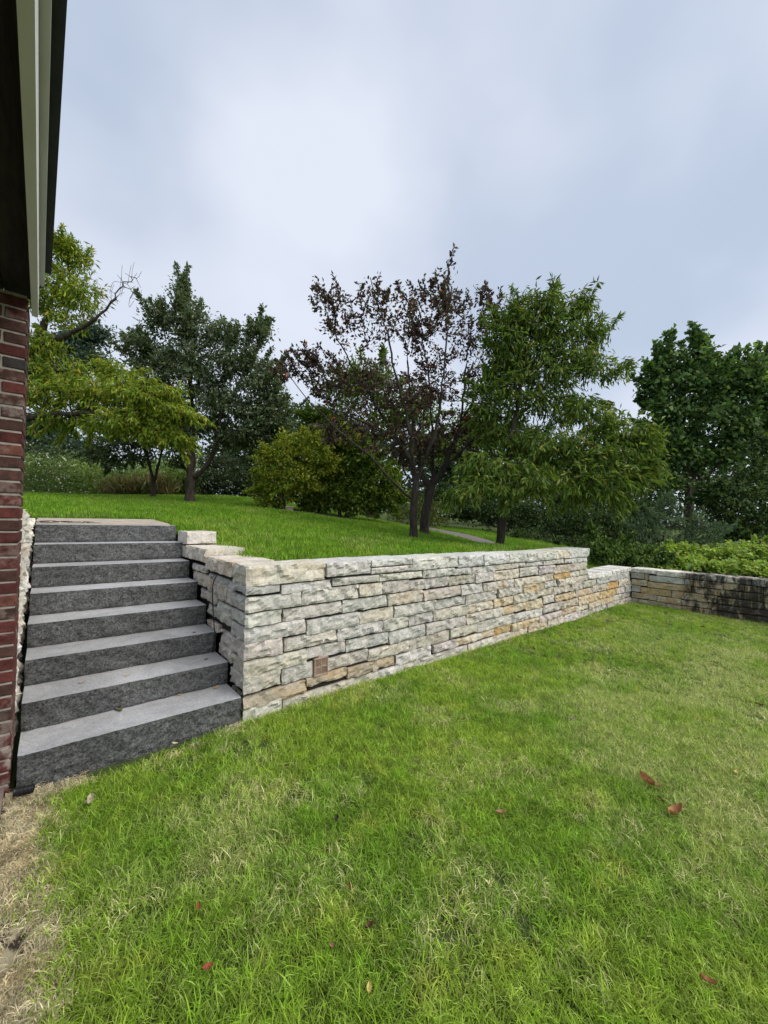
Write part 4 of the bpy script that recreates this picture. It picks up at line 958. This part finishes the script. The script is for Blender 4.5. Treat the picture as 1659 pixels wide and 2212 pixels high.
def woods(name, label, n, x0, x1, d0, d1, topf, leafs, seed, cols, wts):
    rg = np.random.default_rng(seed); px = rg.uniform(x0, x1, n); dp = rg.uniform(d0, d1, n)
    top = topf(px)+rg.normal(size=n)*6
    py = top+(1150-top)*rg.random(n)**1.2
    lump = 1+.0*px
    pos = np.array([P(a, b, c) for a, b, c in zip(px, py, dp)])
    V, F = leaf_arrays(pos, unit(rg.normal(size=(n, 3)))+np.array([0, 0, -.2]), leafs*rg.uniform(.6, 1.3, n), .6, rg)
    link(name, mesh_np(name, V, F, [M_LEAF], False, None, tints(n, cols, wts, rg, .35)), None, (0, 0, 0), label=label, category='woodland', kind='stuff')
woods('far_woods', 'dark distant woodland closing the view behind the garden trees', 34000, -150, 1850, 27, 36,
      lambda x: np.interp(x, [-150, 60, 180, 230, 380, 560, 700, 900, 1000, 1100, 1250, 1400, 1550, 1850], [930, 960, 995, 1030, 985, 930, 930, 940, 985, 985, 960, 985, 940, 880])+10*np.sin(x*.05)+7*np.sin(x*.13+1), .42, 41,
      [(.032, .055, .026), (.048, .078, .034), (.02, .034, .018)], (3, 2, 2))

# ------------------------------------------------------------------ grass: tufts of real blades scattered over the lawns
def tuft_mesh(name, rg, nb, radius, h0, h1, width, lean0, lean1, material, straw=.2):
    V, Fq, T3, tint = [], [], [], []
    for _ in range(nb):
        a = rg.uniform(0, 2*math.pi); r = radius*math.sqrt(rg.random()); bx, by = r*math.cos(a), r*math.sin(a)
        L = rg.uniform(h0, h1); az = rg.uniform(0, 2*math.pi); ln = rg.uniform(lean0, lean1); w = width*rg.uniform(.6, 1.3)
        dx, dy = math.cos(az), math.sin(az); sa = az+math.pi/2+rg.uniform(-.6, .6); sx, sy = math.cos(sa), math.sin(sa)
        i0 = len(V); x = y = z = 0.; th = ln*.35
        pts = []
        for s in range(4):
            pts.append((bx+dx*x, by+dy*x, z)); st = L/3; x += math.sin(th)*st; z += math.cos(th)*st; th += ln*.42
        for s, wk in ((0, .8), (1, 1.), (2, .75)):
            p = pts[s]; V.append((p[0]-sx*w*wk/2, p[1]-sy*w*wk/2, p[2])); V.append((p[0]+sx*w*wk/2, p[1]+sy*w*wk/2, p[2]))
        V.append(pts[3])
        Fq += [(i0, i0+1, i0+3, i0+2), (i0+2, i0+3, i0+5, i0+4)]; T3.append((i0+4, i0+5, i0+6))
        st_ = 1. if rg.random() < straw else rg.uniform(0, .15)
        tint += [(rg.uniform(.25, .78), st_, 0)]*7
    return mesh_np(name, np.array(V), [np.array(Fq), np.array(T3)], [material], True, None, np.array(tint))


def scatter(name, label, category, pts, tufts, rg, smin, smax, tilt=.12, mat_=None):
    """one object: its points carry tufts by geometry nodes"""
    n = len(pts); me = bpy.data.meshes.new(name); me.vertices.add(n); me.vertices.foreach_set('co', np.ascontiguousarray(pts, np.float32).ravel())
    def attr(an, ty, data, key):
        a = me.attributes.new(an, ty, 'POINT'); a.data.foreach_set(key, np.ascontiguousarray(data).ravel())
    attr('scl', 'FLOAT', rg.uniform(smin, smax, n).astype(np.float32), 'value')
    attr('kind_index', 'INT', rg.integers(0, len(tufts), n).astype(np.int32), 'value')
    attr('turn', 'FLOAT_VECTOR', np.stack([rg.normal(size=n)*tilt, rg.normal(size=n)*tilt, rg.uniform(0, 6.283, n)], 1).astype(np.float32), 'vector')
    ob = link(name, me, None, (0, 0, 0), label=label, category=category, kind='stuff')
    ng = bpy.data.node_groups.new(name, 'GeometryNodeTree')
    ng.interface.new_socket('Geometry', in_out='INPUT', socket_type='NodeSocketGeometry'); ng.interface.new_socket('Geometry', in_out='OUTPUT', socket_type='NodeSocketGeometry')
    N = ng.nodes; Lk = ng.links; gi = N.new('NodeGroupInput'); go = N.new('NodeGroupOutput')
    g2i = N.new('GeometryNodeGeometryToInstance')
    for t in tufts:
        to = bpy.data.objects.new('grass_tuft', t); oi = N.new('GeometryNodeObjectInfo'); oi.inputs['Object'].default_value = to
        Lk.new(oi.outputs['Geometry'], g2i.inputs[0])
    iop = N.new('GeometryNodeInstanceOnPoints'); iop.inputs['Pick Instance'].default_value = True
    def named(nm, ty):
        a = N.new('GeometryNodeInputNamedAttribute'); a.data_type = ty; a.inputs['Name'].default_value = nm; return a.outputs['Attribute']
    Lk.new(gi.outputs[0], iop.inputs['Points']); Lk.new(g2i.outputs[0], iop.inputs['Instance']); Lk.new(named('kind_index', 'INT'), iop.inputs['Instance Index'])
    e2r = N.new('FunctionNodeEulerToRotation'); Lk.new(named('turn', 'FLOAT_VECTOR'), e2r.inputs[0]); Lk.new(e2r.outputs[0], iop.inputs['Rotation'])
    Lk.new(named('scl', 'FLOAT'), iop.inputs['Scale']); Lk.new(iop.outputs[0], go.inputs[0])
    md = ob.modifiers.new('tufts', 'NODES'); md.node_group = ng
    return ob


rgp = random.Random(51); rgn = np.random.default_rng(52)
near_t = [tuft_mesh('grass_tuft', rgp, 34, .055, .045, .105, .0038, .55, 2.4, M_GRASS, .28) for _ in range(9)]
up_t = [tuft_mesh('grass_tuft', rgp, 24, .075, .05, .10, .0060, .25, 1.5, M_GRASS_UP, .16) for _ in range(6)]
straw_t = [tuft_mesh('straw_tuft', rgp, 24, .05, .03, .075, .0030, 2.1, 2.7, M_STRAW, .35) for _ in range(5)]


def sample(n, x0, x1, y0, y1): return np.stack([rgn.uniform(x0, x1, n), rgn.uniform(y0, y1, n)], 1)


def blob_noise(p, s, seed):
    return np.array([mnoise.noise(Vector((a*s+seed, b*s-seed, seed*.37))) for a, b in p])


q = np.concatenate([sample(17000, -.15, 4.2, -.6, 2.84), sample(21000, 1.5, 9.2, -1.6, 2.84)])
dc = np.hypot(q[:, 0], q[:, 1])
keep = (rgn.random(len(q)) < np.clip(1.25-dc*.07, .45, 1)) & (q[:, 0] > .0+.03*np.sin(q[:, 1]*7)*np.sin(q[:, 1]*2.3)+rgn.normal(size=len(q))*.02)
keep &= (blob_noise(q, 2.2, 3.1) > -.42) | (rgn.random(len(q)) < .6)
keep &= ~((q[:, 1] > 2.80-.05*np.clip(1.1-q[:, 0], 0, 1.2)) & (q[:, 0] < 1.1)) & ~((q[:, 1] > 2.82))
q = q[keep]; q = np.column_stack([q, lower(q[:, 0], q[:, 1])-.004])
scatter('lower_grass', 'bright green mown grass of the lower lawn with dry straw-coloured patches', 'grass', q, near_t, rgn, .45, .92)
# upper lawn
q = np.concatenate([sample(31000, -1.5, 12.5, 3.2, 9), sample(22000, -3, 12, 8, 18.6)])
px, py, dp = proj(np.column_stack([q, hill(q[:, 0], q[:, 1])]))
edge = np.interp(q[:, 0], [-3, .06, 2.4, 5.2, 7, 9, 11], [19, 18.6, 16.2, 14.3, 13.2, 12.4, 11])+.3*np.sin(q[:, 0]*3)
keep = (q[:, 1] < edge) & (path_dist(q[:, 0], q[:, 1]) > .64+.05*np.sin(q[:, 1]*9)) & ~((q[:, 0] < 1.18) & (q[:, 1] < 6.45)) & ~((q[:, 0] < 1.43) & (q[:, 1] < 4.9))
keep &= ~((q[:, 0] < 7.2) & (q[:, 1] < 3.27)) & ~((q[:, 0] > 7.2) & (q[:, 1] < 3.4))
e1 = (q-cs[:2])@ax1/1.65; e2 = (q-cs[:2])@ax2/.92
keep &= (e1**2+e2**2 > 1+.2*np.sin(q[:, 0]*5))
for tx_, ty_, tr_ in ((5.41, 5.39, .17), (6.29, 5.95, .2), (6.6, 4.24, .2), (3.02, 11.9, .2)): keep &= np.hypot(q[:, 0]-tx_, q[:, 1]-ty_) > tr_
q = q[keep]; q = np.column_stack([q, hill(q[:, 0], q[:, 1])-.004])
scatter('upper_grass', 'rich green grass of the upper lawn behind the retaining wall', 'grass', q, up_t, rgn, .7, 1.15)
# dry straw along the house
q = sample(4200, -.12, .16, -.3, 2.86); keep = blob_noise(q, 6.0, 9.3) > -.42; keep &= q[:, 0] < .03+.035*rgn.normal(size=len(q))+.025*np.sin(q[:, 1]*8); q = q[keep]
q2 = np.stack([rgn.uniform(-.08, 1.1, 260), rgn.uniform(2.74, 2.85, 260)], 1); q = np.concatenate([q, q2[blob_noise(q2, 3, 4.4) > -.1]])
q = np.column_stack([q, lower(q[:, 0], q[:, 1])+.010])
scatter('straw', 'pale dry straw and clippings on bare soil along the house and step foot', 'straw', q, straw_t, rgn, .4, .9, .3)

# ------------------------------------------------------------------ small things
box_at = P(625, 1106, 9.55); box_at[2] = float(hill(box_at[0], box_at[1]))
tb = thing('planter', 'small square terracotta planter on the lawn edge under the yellowing shrub', 'planter', box_at)
a_ = 40.6
for nm, lo, hi in (('pot_body', (-.085, -.085, 0), (.085, .085, .10)), ('pot_rim', (-.10, -.10, .101), (.10, .10, .135)), ('pot_base', (-.10, -.10, -.02), (.10, .10, -.001))):
    link(nm, box_mesh(nm, lo, hi, [M_TERRA], .006), tb, box_at)
tb.rotation_euler[2] = math.radians(-25)
# ribbed black drain pipe end by the foot of the steps
pa = np.array([-.015, 2.80, .0]); pd = unit(np.array([-.9, .2, .02])); tt = np.linspace(0, .07, 18)
pts = pa+pd*tt[:, None]+np.array([0, 0, .004]); rad_ = .019+.003*np.sin(tt*2*math.pi/.017)
vv, ff = tube_path(pts, rad_, 12); link('drain_pipe', mesh_np('drain_pipe', vv-pa, ff, [M_PIPE], False), None, pa, label='short ribbed black drain pipe at the left foot of the steps', category='pipe')


def leaf_mesh(L, W, curl, seed, col, lobes=0):
    rg = random.Random(seed); nx, ny = 10, 4; V = []; tint = []
    for i in range(nx+1):
        t = i/nx; w = W*math.sin(math.pi*min(1, t*.98+.02))**.75*(1-.25*t)*(1+(.28*math.sin(t*math.pi*lobes*2) if lobes else .05*rg.uniform(-1, 1)))
        for j in range(-ny//2, ny//2+1):
            s = j/(ny/2); x = (t-.5)*L; y = s*w/2
            z = curl*(abs(s)**1.5)*W*.5+curl*L*.35*(t-.5)**2*2+.06*W*mnoise.noise(Vector((t*4, s*2, seed)))
            V.append((x, y, z)); k = rg.uniform(.75, 1.2)*(0.8 if j == 0 else 1); tint.append([c*k for c in col])
    m_ = ny+1; Fq = [(i*m_+j, i*m_+j+1, (i+1)*m_+j+1, (i+1)*m_+j) for i in range(nx) for j in range(ny)]
    V = np.array(V); V[:, 2] -= V[:, 2].min()
    return mesh_np('fallen_leaf', V, np.array(Fq), [M_DRY], True, None, np.array(tint))


OR, TAN, BRN, RED, DKG, PALE, YLW = (.36, .17, .075), (.50, .33, .18), (.16, .075, .04), (.30, .075, .045), (.035, .032, .03), (.58, .50, .38), (.55, .45, .15)
def lawn_z(x, y): return float(lower(x, y))+.035
LEAVES = [  # px, py, surface height (None: lawn), length, colour, curl, label
    (1398, 1690, None, .105, OR, 1.25, 'largest curled orange-brown leaf on the right of the lower lawn'), (1416, 1697, None, .075, TAN, 1.0, 'tan leaf blade touching the largest curled orange-brown leaf'),
    (1463, 1758, None, .100, (.42, .21, .10), 1.1, 'crinkled orange leaf below the largest curled leaf on the lawn'), (1427, 1728, None, .045, BRN, .9, 'small dark brown leaf between two orange leaves on the lawn'),
    (1083, 1758, None, .062, (.40, .25, .14), .8, 'lone tan-brown leaf near the middle of the lower lawn'), (727, 1771, None, .06, DKG, .7, 'dark grey leaf sunk in the grass in front of the steps'),
    (195, 1735, None, .115, PALE, .8, 'long pale dried leaf on the grass left of the lawn'), (447, 2090, None, .042, RED, .8, 'round red-brown leaf near the lower left of the lawn'),
    (800, 2002, None, .042, (.12, .05, .03), .9, 'dark brown curled leaf at the lower middle of the lawn'), (718, 2043, None, .032, (.45, .22, .16), .7, 'small pinkish leaf beside the dark brown curled leaf'),
    (1530, 2122, None, .050, OR, 1.0, 'brown-orange leaf at the bottom right of the lawn'), (428, 1960, None, .034, RED, .8, 'small reddish leaf in grass above the round red-brown leaf'),
    (797, 2138, None, .040, YLW, .6, 'yellowish leaf at the bottom centre of the lawn'), (755, 1916, None, .035, BRN, .8, 'small brown leaf in the shaded grass left of centre'),
    (970, 1469, None, .060, PALE, .7, 'whitish leaf in the grass near the foot of the stone wall'), (1122, 1463, None, .050, DKG, .8, 'nearly black leaf standing in grass by the stone wall'),
    (1210, 1365, None, .060, TAN, .9, 'tan leaf upright in the grass close to the far wall foot'), (1325, 1377, None, .065, DKG, .7, 'dark flat leaf on the grass in the far lawn'),
    (1376, 1431, None, .060, (.58, .36, .26), .7, 'pinkish-tan leaf in the middle of the far lawn'), (1518, 1355, None, .065, DKG, .8, 'black curled leaf in front of the stained wall'),
    (1492, 1346, None, .070, (.30, .36, .16), .5, 'pale green leaf on grass before the stained wall'), (1443, 1342, None, .05, YLW, .6, 'small yellow leaf nearest the inner wall corner'),
    (1622, 1379, None, .05, YLW, .6, 'yellow leaf on the lawn at the right in front of the stained wall'), (1330, 1405, None, .055, TAN, .6, 'flat tan leaf behind the pinkish-tan leaf on the lawn'),
    (1640, 1523, None, .06, BRN, .9, 'dark brown leaf at the right edge of the lawn'), (1236, 1553, None, .05, (.2, .2, .19), .6, 'grey leaf in the pale grass right of the wall foot'),
    (1590, 1668, None, .05, YLW, .5, 'narrow yellow leaf at the right beyond the orange leaves'), (1025, 1598, None, .04, (.25, .27, .26), .5, 'small grey-green leaf in the grass below the wall'),
    (377, 1607, None, .045, PALE, .9, 'pale folded leaf in the grass at the foot of the bottom step'),
    (258, 1535, 1, .105, (.20, .20, .08), .8, 'olive green leaf lying on the bottom step tread'), (388, 1503, 1, .034, (.55, .36, .13), .8, 'tan leaf at the back of the bottom step tread'), (467, 1487, 1, .055, (.58, .40, .22), .9, 'tan curled leaf on the bottom step near the stone wall'),
    (176, 1477, 2, .038, TAN, .8, 'tan leaf on the left of the second step tread'), (274, 1461, 2, .042, PALE, .7, 'pale leaf in the middle of the second step tread'), (446, 1424, 2, .055, (.09, .095, .10), .15, 'flat grey leaf on the right of the second step tread'),
    (352, 1427, 2, .032, BRN, .8, 'brown leaf at the back of the second step tread'), (420, 1367, 3, .030, RED, .8, 'small red leaf on the third step tread'), (384, 1353, 3, .05, (.22, .12, .08), .7, 'brown leaf scrap at the back of the third step tread'),
    (72, 1219, 6, .05, RED, .8, 'reddish leaf on the left end of the sixth step tread'), (497, 1473, 1, .045, RED, 1.0, 'red-brown leaf in the corner of the bottom step against the wall'), (490, 1466, 1, .045, BRN, 1.1, 'dark brown leaf in the corner pile on the bottom step'),
]
for n_, (px_, py_, lv, ln, col, curl, lab) in enumerate(LEAVES):
    rg = random.Random(900+n_)
    if lv is None:
        p = ray_z(px_, py_, -.01)
        for _ in range(3): p = ray_z(px_, py_, lawn_z(p[0], p[1])+.004)
    else:
        p = ray_z(px_, py_, Z0+lv*RI+.001); p[2] = Z0+lv*RI+.006*(1-(p[0]-XL)/1.2)+.0015
    ln *= .85; me = leaf_mesh(ln, ln*rg.uniform(.42, .6), curl*rg.uniform(.7, 1.1), n_+1, col, 2 if lab.startswith('long pale') else 0)
    o = link('fallen_leaf', me, None, p, label=lab, category='leaf', group='fallen leaves on the lawn' if lv is None else 'fallen leaves on the steps')
    o.rotation_euler = (rg.uniform(-.35, .35) if lv is None else 0, rg.uniform(-.3, .3) if lv is None else 0, rg.uniform(0, 6.28))
# twigs on the landing
tp = ray_z(120, 1124, 1.375); A2, B2 = [], []
rg = random.Random(77); base_ = np.array([.12, 5.35, 1.382])
for k in range(14):
    a = base_+np.array([rg.uniform(-.22, .25), rg.uniform(-.10, .10), rg.uniform(0, .012)]); an_ = rg.uniform(-.6, .6); l = rg.uniform(.06, .16)
    A2.append(a); B2.append(a+np.array([math.cos(an_)*l, math.sin(an_)*l, rg.uniform(-.002, .01)]))
vv, ff = tubes(A2, B2, np.full(14, .004), np.full(14, .002), 5)
link('twigs', mesh_np('twigs', vv-base_, ff, [M_BARK_P]), None, base_, label='loose dark twigs lying on the landing slab at its left side', category='twigs', kind='stuff')
